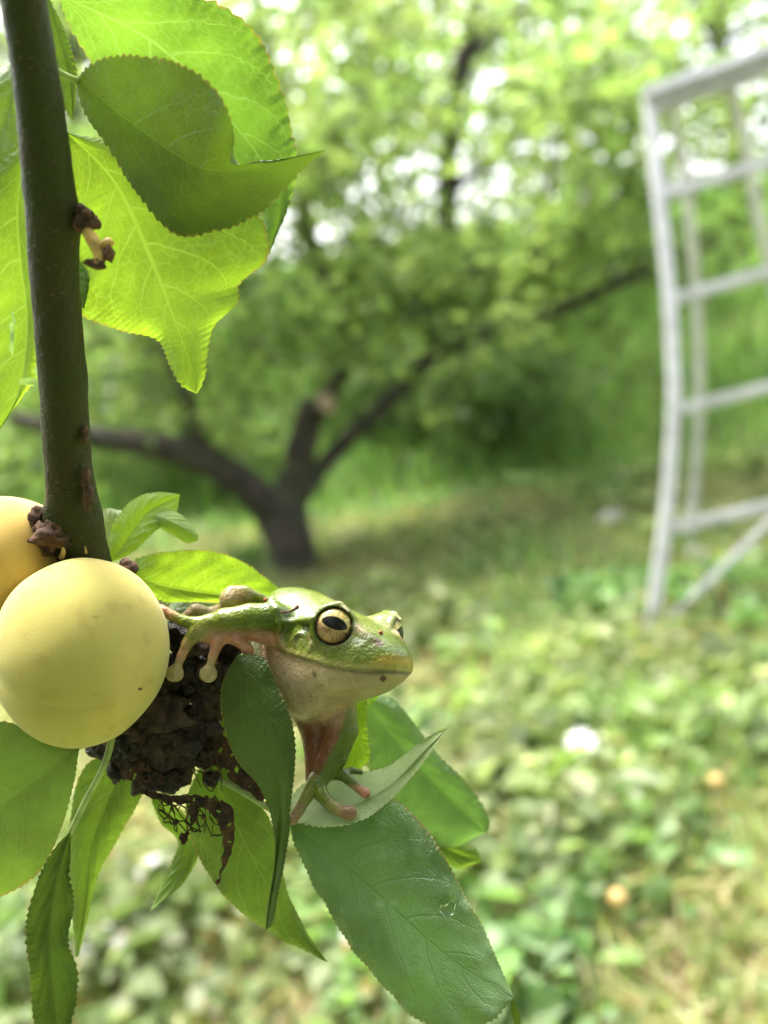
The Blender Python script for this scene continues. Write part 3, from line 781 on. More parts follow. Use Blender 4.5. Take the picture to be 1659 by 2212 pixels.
def lump(name, px, py, Z, r, mat, parent, amp=.35, scale=.05, squash=(1, 1, 1), sub=4, seed=0):
    bm = bmesh.new(); bmesh.ops.create_icosphere(bm, subdivisions=sub, radius=1)
    c = loc(px, py, Z)
    me = bpy.data.meshes.new(name); bm.to_mesh(me); bm.free(); me.materials.append(mat)
    d = np.zeros(len(me.vertices) * 3, np.float32); me.vertices.foreach_get('co', d)
    q = d.reshape(-1, 3).astype(float) * r * np.array(squash)
    q = q * (1 + 2 * amp * vnoise(c + q + seed * 91, scale, 4))[:, None]
    me.vertices.foreach_set('co', l2w(c + q).astype(np.float32).ravel()); me.update()
    for q in me.polygons: q.use_smooth = True
    o = bpy.data.objects.new(name, me); col.objects.link(o)
    if parent: adopt(o, parent)
    return o
lump('bud_scar', 184, 476, 232, 19, M_SCAB, branch, .5, .08, (1, 1.3, 1))
near_tube('fruit_stalk', [(188, 500, 235), (205, 528, 240), (216, 552, 242), (208, 578, 244)], [12, 15, 14, 13], M_STUBWOOD, branch, 12, 14, .06)
near_tube('fruit_stalk', [(214, 538, 240), (232, 526, 244), (242, 520, 246)], [12, 11, 8], M_STUBWOOD, branch, 10, 8, .08)
lump('bud_scar', 236, 552, 244, 12, M_SCAB, branch, .5, .1, (.8, 1.2, 1), 3)
lump('bud_scar', 208, 572, 246, 15, M_SCAB, branch, .6, .1, (1.2, .6, 1), 3)
lump('bud_scar', 108, 1158, 22, 42, M_SCAB, branch, .55, .05, (1, .9, .8))
lump('bud_scar', 80, 1120, 10, 20, M_SCAB, branch, .4, .08, (1, 1.2, 1), 3)
lump('bud_scar', 190, 1072, 58, 15, M_SCAB, branch, .6, .1, (.6, 1.6, .8), 3)
lump('bud_scar', 186, 1030, 66, 13, M_SCAB, branch, .6, .1, (.6, 1.5, .8), 3)
lump('bud_scar', 184, 940, 82, 10, M_SCAB, branch, .5, .1, (.5, 1.8, .8), 3)
lump('bud', 272, 1226, -40, 21, M_SCAB, branch, .3, .08, (1, 1, 1))
near_tube('splinter', [(132, 1206, 30), (137, 1192, 34), (133, 1174, 36)], [6, 5, 1], M_STUBWOOD, branch, 6, 8)
near_tube('splinter', [(186, 1196, 10), (183, 1178, 12), (181, 1158, 14)], [3, 3, 1], M_STUBWOOD, branch, 6, 8)

# upper leaves ------------------------------------------------------
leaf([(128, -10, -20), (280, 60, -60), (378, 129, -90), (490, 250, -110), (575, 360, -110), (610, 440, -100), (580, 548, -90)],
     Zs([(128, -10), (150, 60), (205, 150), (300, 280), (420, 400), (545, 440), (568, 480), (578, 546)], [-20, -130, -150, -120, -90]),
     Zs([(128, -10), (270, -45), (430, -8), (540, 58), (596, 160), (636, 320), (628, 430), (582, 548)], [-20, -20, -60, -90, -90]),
     'glow_shaded', 'under', 12, 36, 7, 'large backlit leaf behind the folded dark leaf')
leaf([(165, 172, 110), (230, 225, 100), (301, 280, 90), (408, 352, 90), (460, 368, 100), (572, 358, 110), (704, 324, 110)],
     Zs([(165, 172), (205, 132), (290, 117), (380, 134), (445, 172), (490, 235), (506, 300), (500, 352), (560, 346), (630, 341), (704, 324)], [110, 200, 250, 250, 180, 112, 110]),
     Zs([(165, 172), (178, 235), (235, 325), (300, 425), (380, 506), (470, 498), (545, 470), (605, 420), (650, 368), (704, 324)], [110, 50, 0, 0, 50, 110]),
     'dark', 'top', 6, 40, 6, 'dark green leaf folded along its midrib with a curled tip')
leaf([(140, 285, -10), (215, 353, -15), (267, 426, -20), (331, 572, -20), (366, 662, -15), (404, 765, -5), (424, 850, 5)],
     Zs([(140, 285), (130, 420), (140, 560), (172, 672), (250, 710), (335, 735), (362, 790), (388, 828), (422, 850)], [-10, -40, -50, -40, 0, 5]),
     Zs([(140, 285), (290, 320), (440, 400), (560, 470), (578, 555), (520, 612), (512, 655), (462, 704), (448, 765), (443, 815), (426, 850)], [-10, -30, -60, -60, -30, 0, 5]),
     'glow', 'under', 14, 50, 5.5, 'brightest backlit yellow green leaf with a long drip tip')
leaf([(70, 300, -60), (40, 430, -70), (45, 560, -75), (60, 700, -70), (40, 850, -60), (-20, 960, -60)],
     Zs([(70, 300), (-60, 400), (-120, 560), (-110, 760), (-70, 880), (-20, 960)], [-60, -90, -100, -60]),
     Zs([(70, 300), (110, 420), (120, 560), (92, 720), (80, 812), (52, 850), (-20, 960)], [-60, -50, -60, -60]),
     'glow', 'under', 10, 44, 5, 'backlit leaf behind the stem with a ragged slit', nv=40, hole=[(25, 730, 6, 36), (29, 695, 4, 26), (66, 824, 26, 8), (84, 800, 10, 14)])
leaf([(90, -40, 40), (120, 60, 30), (150, 170, 20), (158, 262, 15)],
     Zs([(90, -40), (70, 60), (90, 170), (158, 262)], [40, 20, 15]), Zs([(90, -40), (140, 66), (166, 160), (158, 262)], [40, 30, 15]),
     'mid', 'top', 6, 24, 4)
leaf([(118, 560, -40), (150, 590, -35), (178, 620, -30), (182, 668, -25)],
     Zs([(118, 560), (130, 600), (160, 650), (182, 668)], [-40, -30, -25]), Zs([(118, 560), (166, 545), (194, 590), (182, 668)], [-40, -35, -25]), 'mid', 'top', 3, 18, 3)
leaf([(40, 120, -90), (15, 250, -100), (-10, 330, -100), (25, 400, -100)], Zs([(40, 120), (-70, 220), (-90, 330), (25, 400)], -110), Zs([(40, 120), (40, 250), (48, 330), (25, 400)], -95), 'mid', 'top', 4, 20, 4)
near_tube('petiole', [(95, 130, 300), (130, 158, 200), (168, 174, 110)], [9, 8, 6], M_PETIOLE, branch)
near_tube('petiole', [(60, 0, 330), (95, -20, 150), (130, -10, -20)], [9, 8, 6], M_PETIOLE, branch)
near_tube('petiole', [(100, 250, 260), (120, 270, 120), (142, 287, -10)], [9, 8, 6], M_PETIOLE, branch)
near_tube('petiole', [(95, 260, 250), (82, 280, 100), (70, 302, -58)], [9, 8, 6], M_PETIOLE, branch)

# leaves beside the frog ---------------------------------------------
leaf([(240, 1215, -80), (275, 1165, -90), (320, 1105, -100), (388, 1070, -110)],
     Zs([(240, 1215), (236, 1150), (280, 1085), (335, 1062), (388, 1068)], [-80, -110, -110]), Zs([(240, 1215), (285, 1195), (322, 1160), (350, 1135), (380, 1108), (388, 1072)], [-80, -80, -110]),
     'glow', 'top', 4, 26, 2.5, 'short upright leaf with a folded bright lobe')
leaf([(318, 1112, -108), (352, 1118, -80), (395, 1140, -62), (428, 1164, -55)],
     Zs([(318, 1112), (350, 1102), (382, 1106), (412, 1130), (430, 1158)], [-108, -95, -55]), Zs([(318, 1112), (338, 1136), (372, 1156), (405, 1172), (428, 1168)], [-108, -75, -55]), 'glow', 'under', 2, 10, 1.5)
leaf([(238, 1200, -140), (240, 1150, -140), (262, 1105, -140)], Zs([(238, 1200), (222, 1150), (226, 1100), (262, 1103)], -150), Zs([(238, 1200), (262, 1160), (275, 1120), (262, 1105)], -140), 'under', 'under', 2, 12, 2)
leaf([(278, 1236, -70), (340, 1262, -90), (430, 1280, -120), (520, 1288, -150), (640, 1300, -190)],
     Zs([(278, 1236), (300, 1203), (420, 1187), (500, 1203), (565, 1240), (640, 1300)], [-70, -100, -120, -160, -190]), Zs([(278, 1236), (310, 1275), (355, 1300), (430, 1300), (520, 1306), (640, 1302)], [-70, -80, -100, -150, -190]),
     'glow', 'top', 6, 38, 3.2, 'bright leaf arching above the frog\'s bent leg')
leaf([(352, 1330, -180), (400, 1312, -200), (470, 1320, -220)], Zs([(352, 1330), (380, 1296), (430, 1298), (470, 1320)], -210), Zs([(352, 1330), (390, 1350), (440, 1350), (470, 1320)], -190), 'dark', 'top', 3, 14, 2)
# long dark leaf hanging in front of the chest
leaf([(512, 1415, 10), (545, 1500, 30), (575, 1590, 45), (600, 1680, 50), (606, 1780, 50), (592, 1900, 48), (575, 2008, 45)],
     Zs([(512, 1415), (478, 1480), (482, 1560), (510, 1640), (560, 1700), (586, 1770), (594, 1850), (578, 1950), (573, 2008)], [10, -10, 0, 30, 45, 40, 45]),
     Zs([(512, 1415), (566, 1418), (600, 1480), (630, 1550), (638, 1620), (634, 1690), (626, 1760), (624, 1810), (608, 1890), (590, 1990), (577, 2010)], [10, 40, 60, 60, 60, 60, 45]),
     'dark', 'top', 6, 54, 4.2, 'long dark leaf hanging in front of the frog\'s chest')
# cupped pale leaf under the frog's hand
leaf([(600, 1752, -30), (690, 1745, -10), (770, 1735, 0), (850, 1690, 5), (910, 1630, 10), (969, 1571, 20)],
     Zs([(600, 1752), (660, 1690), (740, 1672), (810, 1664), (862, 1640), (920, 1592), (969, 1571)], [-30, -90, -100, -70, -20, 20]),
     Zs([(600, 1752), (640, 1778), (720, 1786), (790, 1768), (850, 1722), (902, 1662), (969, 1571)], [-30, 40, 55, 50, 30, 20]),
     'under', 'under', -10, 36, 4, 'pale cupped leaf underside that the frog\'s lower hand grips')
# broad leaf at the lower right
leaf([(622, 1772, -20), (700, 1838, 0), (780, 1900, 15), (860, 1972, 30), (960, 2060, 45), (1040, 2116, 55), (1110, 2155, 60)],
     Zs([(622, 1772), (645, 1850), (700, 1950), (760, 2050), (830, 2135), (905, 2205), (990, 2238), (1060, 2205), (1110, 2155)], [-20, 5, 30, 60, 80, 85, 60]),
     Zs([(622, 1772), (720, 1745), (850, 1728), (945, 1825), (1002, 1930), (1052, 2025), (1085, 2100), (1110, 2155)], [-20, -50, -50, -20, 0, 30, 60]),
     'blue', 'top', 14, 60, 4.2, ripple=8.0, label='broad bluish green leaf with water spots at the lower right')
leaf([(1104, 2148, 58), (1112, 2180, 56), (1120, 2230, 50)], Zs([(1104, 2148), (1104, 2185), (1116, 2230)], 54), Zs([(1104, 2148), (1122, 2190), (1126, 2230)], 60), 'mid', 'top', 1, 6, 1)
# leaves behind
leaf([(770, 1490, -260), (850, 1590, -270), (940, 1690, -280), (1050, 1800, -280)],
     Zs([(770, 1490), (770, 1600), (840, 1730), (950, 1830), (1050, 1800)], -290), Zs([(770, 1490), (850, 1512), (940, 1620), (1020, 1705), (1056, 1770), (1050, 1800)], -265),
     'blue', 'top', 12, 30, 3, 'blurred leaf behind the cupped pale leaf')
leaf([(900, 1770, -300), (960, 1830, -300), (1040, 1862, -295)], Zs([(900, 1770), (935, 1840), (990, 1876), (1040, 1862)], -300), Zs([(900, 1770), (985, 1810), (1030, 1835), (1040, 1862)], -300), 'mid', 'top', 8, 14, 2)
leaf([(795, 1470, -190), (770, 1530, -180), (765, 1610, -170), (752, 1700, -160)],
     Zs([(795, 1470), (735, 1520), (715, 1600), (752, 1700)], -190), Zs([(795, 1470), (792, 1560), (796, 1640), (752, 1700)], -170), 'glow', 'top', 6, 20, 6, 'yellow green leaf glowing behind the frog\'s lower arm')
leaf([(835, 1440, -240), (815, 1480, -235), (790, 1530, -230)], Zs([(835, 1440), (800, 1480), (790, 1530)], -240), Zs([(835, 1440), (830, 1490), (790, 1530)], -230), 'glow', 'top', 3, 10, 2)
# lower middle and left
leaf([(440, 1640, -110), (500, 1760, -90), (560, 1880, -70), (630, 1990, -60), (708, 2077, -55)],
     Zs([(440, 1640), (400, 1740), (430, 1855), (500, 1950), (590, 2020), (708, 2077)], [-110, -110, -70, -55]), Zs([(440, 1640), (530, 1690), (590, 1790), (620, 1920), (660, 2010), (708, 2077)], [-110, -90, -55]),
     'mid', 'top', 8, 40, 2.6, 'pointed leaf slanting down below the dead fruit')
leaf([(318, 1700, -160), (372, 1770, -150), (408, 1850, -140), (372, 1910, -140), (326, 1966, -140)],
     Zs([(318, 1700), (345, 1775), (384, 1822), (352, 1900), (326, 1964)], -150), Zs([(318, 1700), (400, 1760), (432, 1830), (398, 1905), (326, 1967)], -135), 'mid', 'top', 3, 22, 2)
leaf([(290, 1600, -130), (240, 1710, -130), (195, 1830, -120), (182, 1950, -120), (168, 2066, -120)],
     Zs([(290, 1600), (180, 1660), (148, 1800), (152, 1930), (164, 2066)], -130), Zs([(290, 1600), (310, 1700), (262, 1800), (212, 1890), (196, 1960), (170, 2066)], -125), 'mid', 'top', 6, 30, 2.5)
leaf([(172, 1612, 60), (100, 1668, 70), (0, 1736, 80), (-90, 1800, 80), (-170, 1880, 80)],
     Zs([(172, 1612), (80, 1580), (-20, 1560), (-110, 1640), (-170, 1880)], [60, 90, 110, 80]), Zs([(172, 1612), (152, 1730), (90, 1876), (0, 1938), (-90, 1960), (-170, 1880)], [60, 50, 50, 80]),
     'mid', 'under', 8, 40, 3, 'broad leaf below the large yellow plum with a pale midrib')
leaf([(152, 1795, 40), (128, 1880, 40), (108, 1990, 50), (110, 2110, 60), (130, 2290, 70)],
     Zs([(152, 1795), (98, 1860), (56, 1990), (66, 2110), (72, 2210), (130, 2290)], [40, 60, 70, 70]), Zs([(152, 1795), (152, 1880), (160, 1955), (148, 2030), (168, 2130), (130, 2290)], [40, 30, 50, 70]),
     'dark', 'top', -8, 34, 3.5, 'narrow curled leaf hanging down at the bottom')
leaf([(500, 1520, -120), (488, 1580, -110), (505, 1660, -110), (560, 1720, -110)], Zs([(500, 1520), (470, 1570), (470, 1650), (560, 1720)], -115), Zs([(500, 1520), (520, 1590), (545, 1650), (560, 1720)], -110), 'mid', 'top', 3, 18, 2)
near_tube('petiole', [(245, 1560, 0), (238, 1610, 30), (222, 1660, 50), (185, 1730, 45), (152, 1797, 40)], [9, 8, 7, 7, 6], M_PETIOLE, branch)
near_tube('petiole', [(250, 1575, -20), (210, 1600, 30), (172, 1613, 60)], [8, 7, 6], M_PETIOLE, branch)
near_tube('petiole', [(300, 1500, -90), (360, 1600, -110), (440, 1642, -110)], [7, 7, 5], M_PETIOLE, branch)
near_tube('petiole', [(290, 1460, -90), (420, 1640, -80), (540, 1720, -50), (622, 1772, -22)], [8, 7, 7, 6], M_PETIOLE, branch)
near_tube('petiole', [(230, 1320, -70), (250, 1270, -75), (278, 1237, -70)], [7, 7, 5], M_PETIOLE, branch)
near_tube('petiole', [(228, 1260, -60), (234, 1235, -70), (241, 1214, -80)], [6, 6, 5], M_PETIOLE, branch)

# -- plums on the twig
def plum_material(name, c1, c2, c3):
    m = N(name)
    n1 = m.noise(45, 3); n2 = m.noise(220, 4); n3 = m.noise(3500, 2)
    b = m.mix(m.step(n1, .35, .68), c1, c2)
    sp = m.n('ShaderNodeTexVoronoi', i_Scale=210.0); m.l(m.objco(), sp.inputs['Vector'])
    fl = m.math('MULTIPLY', m.step(sp.outputs['Distance'], .06, .2, 1, 0), m.step(n2, .5, .62))
    b = m.mix(m.math('MULTIPLY', fl, .8), b, c3)
    b = m.mix(m.math('MULTIPLY', m.step(n2, .55, .75), .35), b, c3)
    return m.done(m.principled(b, .78, m.bump(n3, .4, .0002), Subsurface_Weight=.35, Subsurface_Radius=(.006, .004, .001), Subsurface_Scale=.6,
                               Sheen_Weight=.18, Sheen_Roughness=.4, Specular_IOR_Level=.15))
M_PLUM = plum_material('yellow_plum_skin', (.50, .43, .13), (.59, .48, .155), (.30, .20, .05))
M_PLUM2 = plum_material('orange_plum_skin', (.60, .40, .11), (.64, .44, .13), (.42, .22, .05))
def near_plum(px, py, Z, rx, ry, pole, mat, label, seg=96, rings=64, groove_dir=(0, -1, 0)):
    c = loc(px, py, Z); f = 1 - Z / FPX
    z = np.array(pole, float); z /= np.linalg.norm(z)
    g = np.array(groove_dir, float); x = g - z * np.dot(g, z); x /= np.linalg.norm(x); y = np.cross(z, x)
    th = np.linspace(0, math.pi, rings); ph = np.linspace(0, 2 * math.pi, seg, endpoint=False)
    T, Pp = np.meshgrid(th, ph, indexing='ij')
    gr = np.minimum(Pp, 2 * math.pi - Pp)
    r = 1 - .042 * np.exp(-(gr / .08) ** 2) * np.sin(T) + .045 * np.exp(-(T / .13) ** 2) - .12 * np.exp(-((math.pi - T) / .3) ** 2)
    D = (np.sin(T) * np.cos(Pp))[..., None] * x + (np.sin(T) * np.sin(Pp))[..., None] * y + np.cos(T)[..., None] * z
    r = r * (1 + .045 * vnoise(D, 1.3, 2))
    V = (D * r[..., None] * np.array([rx, ry, rx]) * f + c).reshape(-1, 3)
    i, j = np.meshgrid(np.arange(rings - 1), np.arange(seg), indexing='ij')
    F = np.stack([i * seg + j, (i + 1) * seg + j, (i + 1) * seg + (j + 1) % seg, i * seg + (j + 1) % seg], -1).reshape(-1, 4)
    o = mesh_np('plum', l2w(V), F, mat); tag(o, label, 'plum', 'plums on the twig')
    return o
p1 = near_plum(178, 1405, 40, 180, 203, (.62, -.42, .66), M_PLUM, groove_dir=(-1, .12, .2), label= 'large round yellow plum in front of the stem beside the frog\'s hand')
lump('stylar_scar', 303, 1488, 166, 4, M_SCAB, p1, .4, .1, (1, .7, .6), 3)
near_plum(10, 1222, -70, 150, 152, (-.3, -.6, .7), M_PLUM2, 'orange yellow plum half hidden behind the stem and the larger plum')

# -- the dead fruit under the frog's hand
dead = empty('dead_fruit_clump', near(370, 1500, -60))
tag(dead, 'black brown shrivelled dead fruit clump under the frog\'s upper hand', 'dead fruit')
DEADL = [(430, 1450, -125, 80, (1, .8, .4)), (350, 1590, -110, 95, (1, .9, .4)), (400, 1440, -88, 52, (1, .95, .7)), (385, 1365, -75, 36, (1, .9, .8)), (330, 1560, -66, 78, (1.1, .95, .7)), (395, 1610, -74, 74, (1, .9, .7)), (285, 1605, -55, 54, (1.2, .8, .7)),
         (350, 1685, -62, 42, (1.3, .6, .7)), (440, 1530, -92, 46, (.9, 1.2, .7)), (235, 1622, -70, 34, (1.3, .7, .6)), (485, 1440, -84, 40, (1, .95, .7))]
rd = random.Random(11)
for q in range(26):
    t = rd.random(); cx_, cy_ = (rd.uniform(355, 520), rd.uniform(1385, 1490)) if q < 11 else (rd.uniform(245, 470), rd.uniform(1540, 1700))
    DEADL.append((cx_, cy_, -48 + rd.uniform(-18, 10) - (18 if q < 11 else 0), rd.uniform(14, 30), (1, rd.uniform(.7, 1.2), .8)))
for k, (px, py, Z, r, sq) in enumerate(DEADL):
    lump('shrivelled_lump', px, py, Z, r, M_DEAD if k % 4 else M_DEAD2, dead, .5, .03 if r > 32 else .06, sq, 5 if r > 32 else 4, k)
def ribbon(name, pts, w, mat, parent, curl=.5, n=60, tear=.5):
    A = spline(np.array([[*loc(*p), q] for p, q in zip(pts, w)]), n); P, Wd = A[:, :3], A[:, 3]
    T = np.gradient(P, axis=0); T /= np.linalg.norm(T, axis=1)[:, None]
    ang = curl * np.linspace(0, 4, n)
    S = np.cross(T, [0, 0, 1.0]); S /= np.linalg.norm(S, axis=1)[:, None]
    S = S * np.cos(ang)[:, None] + np.array([0, 0, 1.0]) * np.sin(ang)[:, None]
    m = 8; ss = np.linspace(-1, 1, m)
    V = P[:, None] + S[:, None] * (Wd[:, None, None] * ss[None, :, None])
    V += 8 * np.stack([vnoise(V + 11 * q, .06, 3) for q in range(3)], -1) * tear * 2
    V = V.reshape(-1, 3)
    i, j = np.meshgrid(np.arange(n - 1), np.arange(m - 1), indexing='ij')
    F = np.stack([i * m + j, i * m + j + 1, (i + 1) * m + j + 1, (i + 1) * m + j], -1).reshape(-1, 4)
    hole = vnoise(V[F].mean(1) + 40, .09, 2) < .28
    o = mesh_np(name, l2w(V), F[hole], mat); adopt(o, parent); return o
ribbon('withered_shred', [(300, 1700, -40), (360, 1725, -30), (430, 1730, -25), (478, 1750, -20), (494, 1800, -15), (488, 1850, -12), (472, 1905, -10)], [8, 9, 10, 20, 15, 10, 4], M_DEADLEAF, dead, .25)
ribbon('withered_shred', [(440, 1600, -60), (500, 1640, -50), (550, 1690, -45), (590, 1740, -40)], [30, 34, 26, 8], M_DEADLEAF, dead, .15)
ribbon('withered_shred', [(250, 1640, -20), (300, 1670, -10), (360, 1690, -10)], [14, 22, 10], M_DEADLEAF, dead, .3)
ribbon('withered_shred', [(410, 1720, -28), (420, 1770, -20), (398, 1812, -15)], [14, 10, 5], M_DEADLEAF, dead, .4)
Vt, Ft, o_ = [], [], 0
rs = random.Random(5)
def strand(pts, r):
    global o_
    Va, Fa = tube_arrays([near(*p) for p in pts], [r * K] * len(pts), 5, 8, .05, off=o_)
    Vt.append(Va); Ft.append(Fa); o_ += len(Va)
def net(x0, x1, y0, y1, nc, nr, p_h):                     # skeleton of veins left of a rotted leaf
    G = {}
    for i in range(nc):
        for j in range(nr):
            u, v = i / (nc - 1), j / (nr - 1)
            G[i, j] = (x0 + (x1 - x0) * (u + .12 * v) + rs.uniform(-7, 7), y0 + (y1 - y0) * v * (.75 + .5 * u * (1.5 - u)) + rs.uniform(-5, 5), -26 + rs.uniform(-12, 12))
    for (i, j), p in G.items():
        for q, pr in (((i, j + 1), .92), ((i + 1, j), p_h), ((i + 1, j + 1), .22)):
            if q in G and rs.random() < pr:
                m = tuple((a_ + b_) / 2 + rs.uniform(-3, 3) for a_, b_ in zip(p, G[q])); strand([p, m, G[q]], rs.uniform(1.0, 1.9))
net(340, 470, 1718, 1800, 13, 5, .45)
net(405, 470, 1625, 1705, 5, 5, .6)
ob = mesh_mixed('vein_net', np.vstack(Vt), np.vstack(Ft), mat=M_DEADLEAF); adopt(ob, dead)
for px, py, r in ((378, 1775, 6), (396, 1812, 9), (404, 1803, 6), (470, 1905, 7), (440, 1765, 5)):
    lump('crumb', px, py, -16, r, M_DEADLEAF, dead, .6, .12, (1, 1, 1), 3, int(px))

# ================================================================== the frog (one continuous body from a distance field)
class Field:
    def __init__(s, lo, hi, h):
        s.lo = np.array(lo, float); s.h = h; s.n = np.ceil((np.array(hi) - lo) / h).astype(int) + 1
        s.f = np.full(s.n, 60.0, np.float32); s.prims = []
    def box(s, lo, hi):
        a = np.clip(np.floor((np.asarray(lo) - s.lo) / s.h).astype(int), 0, s.n); b = np.clip(np.ceil((np.asarray(hi) - s.lo) / s.h).astype(int) + 1, 0, s.n)
        sl = tuple(slice(p, q) for p, q in zip(a, b))
        g = np.stack(np.meshgrid(*[s.lo[k] + s.h * np.arange(a[k], b[k]) for k in range(3)], indexing='ij'), -1).astype(np.float32)
        return sl, g
    def union(s, fn, lo, hi, k, colr=None):
        m = k + 12
        sl, g = s.box(np.asarray(lo) - m, np.asarray(hi) + m)
        if g.size == 0: return
        d = fn(g); f = s.f[sl]
        hh = np.maximum(k - np.abs(f - d), 0) / max(k, 1e-6)
        s.f[sl] = np.minimum(f, d) - hh * hh * k * .25
        if colr is not None: s.prims.append((fn, np.array(colr)))
    def carve(s, fn, lo, hi, k=3):
        sl, g = s.box(np.asarray(lo) - 8, np.asarray(hi) + 8); d = -fn(g); f = s.f[sl]
        hh = np.maximum(k - np.abs(f - d), 0) / k
        s.f[sl] = np.maximum(f, d) + hh * hh * k * .25
    def limb(s, pts, rad, k, colr):
        """pts local, tapered round bones"""
        for i in range(len(pts) - 1):
            a, b, ra, rb = np.array(pts[i]), np.array(pts[i + 1]), rad[i], rad[i + 1]
            c = colr[i] if isinstance(colr, list) else colr
            def fn(g, a=a, b=b, ra=ra, rb=rb):
                v = b - a; t = np.clip(((g - a) @ v) / (v @ v), 0, 1)
                return np.linalg.norm(g - (a + t[..., None] * v), axis=-1) - (ra + (rb - ra) * t)
            r = max(ra, rb)
            s.union(fn, np.minimum(a, b) - r, np.maximum(a, b) + r, k if i == 0 else max(k * .6, 4), c)
    def ell(s, c, r, k, colr, axes=np.eye(3)):
        c = np.array(c); r = np.array(r, float)
        def fn(g):
            q = (g - c) @ axes.T; k0 = np.linalg.norm(q / r, axis=-1); k1 = np.linalg.norm(q / r ** 2, axis=-1) + 1e-9
            return k0 * (k0 - 1) / k1
        R = r.max(); s.union(fn, c - R, c + R, k, colr)
    def ring(s, c, ax, R, r, k, colr):
        c = np.array(c); ax = np.array(ax) / np.linalg.norm(ax)
        def fn(g):
            q = g - c; hgt = q @ ax; rad = np.linalg.norm(q - hgt[..., None] * ax, axis=-1); return np.hypot(rad - R, hgt) - r
        s.union(fn, c - R - r, c + R + r, k, colr)
    def surf(s, px, py, z0=160, z1=-350):
        for z in np.arange(z0, z1, -1.0):
            p = loc(px, py, z); q = (p - s.lo) / s.h; i = np.floor(q).astype(int)
            if (i < 0).any() or (i >= s.n - 1).any(): continue
            t = q - i; c = s.f[i[0]:i[0] + 2, i[1]:i[1] + 2, i[2]:i[2] + 2]
            c = c[0] * (1 - t[0]) + c[1] * t[0]; c = c[0] * (1 - t[1]) + c[1] * t[1]; c = c[0] * (1 - t[2]) + c[1] * t[2]
            if c < 0: return p
        return loc(px, py, 0)
    def mesh(s):
        f = s.f; n = f.shape; S = f < 0
        cs = np.zeros(np.array(n) - 1, np.int8)
        for d in np.ndindex(2, 2, 2): cs += S[d[0]:n[0] - 1 + d[0], d[1]:n[1] - 1 + d[1], d[2]:n[2] - 1 + d[2]]
        act = (cs > 0) & (cs < 8); idx = np.full(act.shape, -1, np.int64); ci = np.argwhere(act); idx[act] = np.arange(len(ci))
        acc = np.zeros((len(ci), 3)); cnt = np.zeros(len(ci))
        corners = list(np.ndindex(2, 2, 2)); val = {d: f[ci[:, 0] + d[0], ci[:, 1] + d[1], ci[:, 2] + d[2]] for d in corners}
        for d in corners:
            for ax in range(3):
                if d[ax]: continue
                e = list(d); e[ax] = 1; e = tuple(e); a, b = val[d], val[e]; x = (a < 0) != (b < 0)
                t = np.where(x, a / (a - b + 1e-12), 0); p = np.tile(np.array(d, float), (len(ci), 1)); p[:, ax] += t
                acc[x] += p[x]; cnt[x] += 1
        V = s.lo + s.h * (ci + acc / cnt[:, None]); Q = []
        for ax in range(3):
            o1, o2 = [(1, 2), (2, 0), (0, 1)][ax]
            sl0 = [slice(None)] * 3; sl1 = [slice(None)] * 3; sl0[ax] = slice(0, n[ax] - 1); sl1[ax] = slice(1, n[ax])
            x = S[tuple(sl0)] != S[tuple(sl1)]; e = np.argwhere(x)
            e = e[(e[:, o1] > 0) & (e[:, o2] > 0) & (e[:, o1] < n[o1] - 1) & (e[:, o2] < n[o2] - 1)]
            def c(da, db):
                q = e.copy(); q[:, o1] -= da; q[:, o2] -= db; return idx[q[:, 0], q[:, 1], q[:, 2]]
            q = np.stack([c(1, 1), c(0, 1), c(0, 0), c(1, 0)], 1); ins = S[e[:, 0], e[:, 1], e[:, 2]]
            q[~ins] = q[~ins][:, ::-1]; Q.append(q)
        return V, np.vstack(Q)

GREEN = (.085, .130, .005); DGREEN = (.066, .104, .006); LGREEN = (.138, .178, .011); CREAM = (.47, .345, .225); PINK = (.50, .22, .15); RED = (.20, .07, .035); TAN = (.40, .30, .16); YEL = (.50, .33, .05)
HO = loc(782, 1369, 0)
HF = np.array([.68, -.14, .70]); HF /= np.linalg.norm(HF)
HU = np.array([.31, 1.0, .0]); HL = np.cross(HU, HF); HL /= np.linalg.norm(HL); HU = np.cross(HF, HL)
HM = np.stack([HF, HL, HU])                          # rows: forward, left, up
def hd(a, l, v): return HO + a * HF + l * HL + v * HU
A_ = np.array([-260, -180, -128, -60, 20, 76, 106, 122, 132, 138.])
W_ = np.array([92, 106, 112, 110, 99, 80, 62, 50, 38, 16.])
VM_ = np.array([-70, -74, -75, -74, -69, -60, -52, -46, -42, -40.])
VT_ = np.array([44, 48, 44, 38, 30, 18, 6, -3, -11, -24.])
JD_ = np.array([90, 106, 106, 95, 72, 48, 31, 19, 11, 4.])
def head_upper(g):
    q = (g - HO) @ HM.T; a = np.clip(q[..., 0], -260, 138)
    w = np.interp(a, A_, W_); vm = np.interp(a, A_, VM_); H = np.interp(a, A_, VT_) - vm
    x = np.abs(q[..., 1]) / w; y = (q[..., 2] - vm); yy = np.where(y > 0, y / H, -y / 9.0)
    e = (x ** 2.5 + yy ** 2.5) ** (1 / 2.5)
    d = (e - 1) * np.minimum(w, H) * .75
    return np.maximum(d, np.maximum(np.abs(q[..., 0] + 61) - 199, -50)).astype(np.float32)
def head_lower(g):
    q = (g - HO) @ HM.T; a = np.clip(q[..., 0], -260, 135)
    w = np.interp(a + 4, A_, W_) * .93; vm = np.interp(a, A_, VM_); H = np.interp(a, A_, JD_)
    x = np.abs(q[..., 1]) / w; y = vm - 3 - q[..., 2]; yy = np.where(y > 0, y / H, -y / 20.0)
    e = (x ** 2.2 + yy ** 2.2) ** (1 / 2.2)
    d = (e - 1) * np.minimum(w, H) * .75
    return np.maximum(d, np.abs(q[..., 0] + 63.5) - 197.5).astype(np.float32)

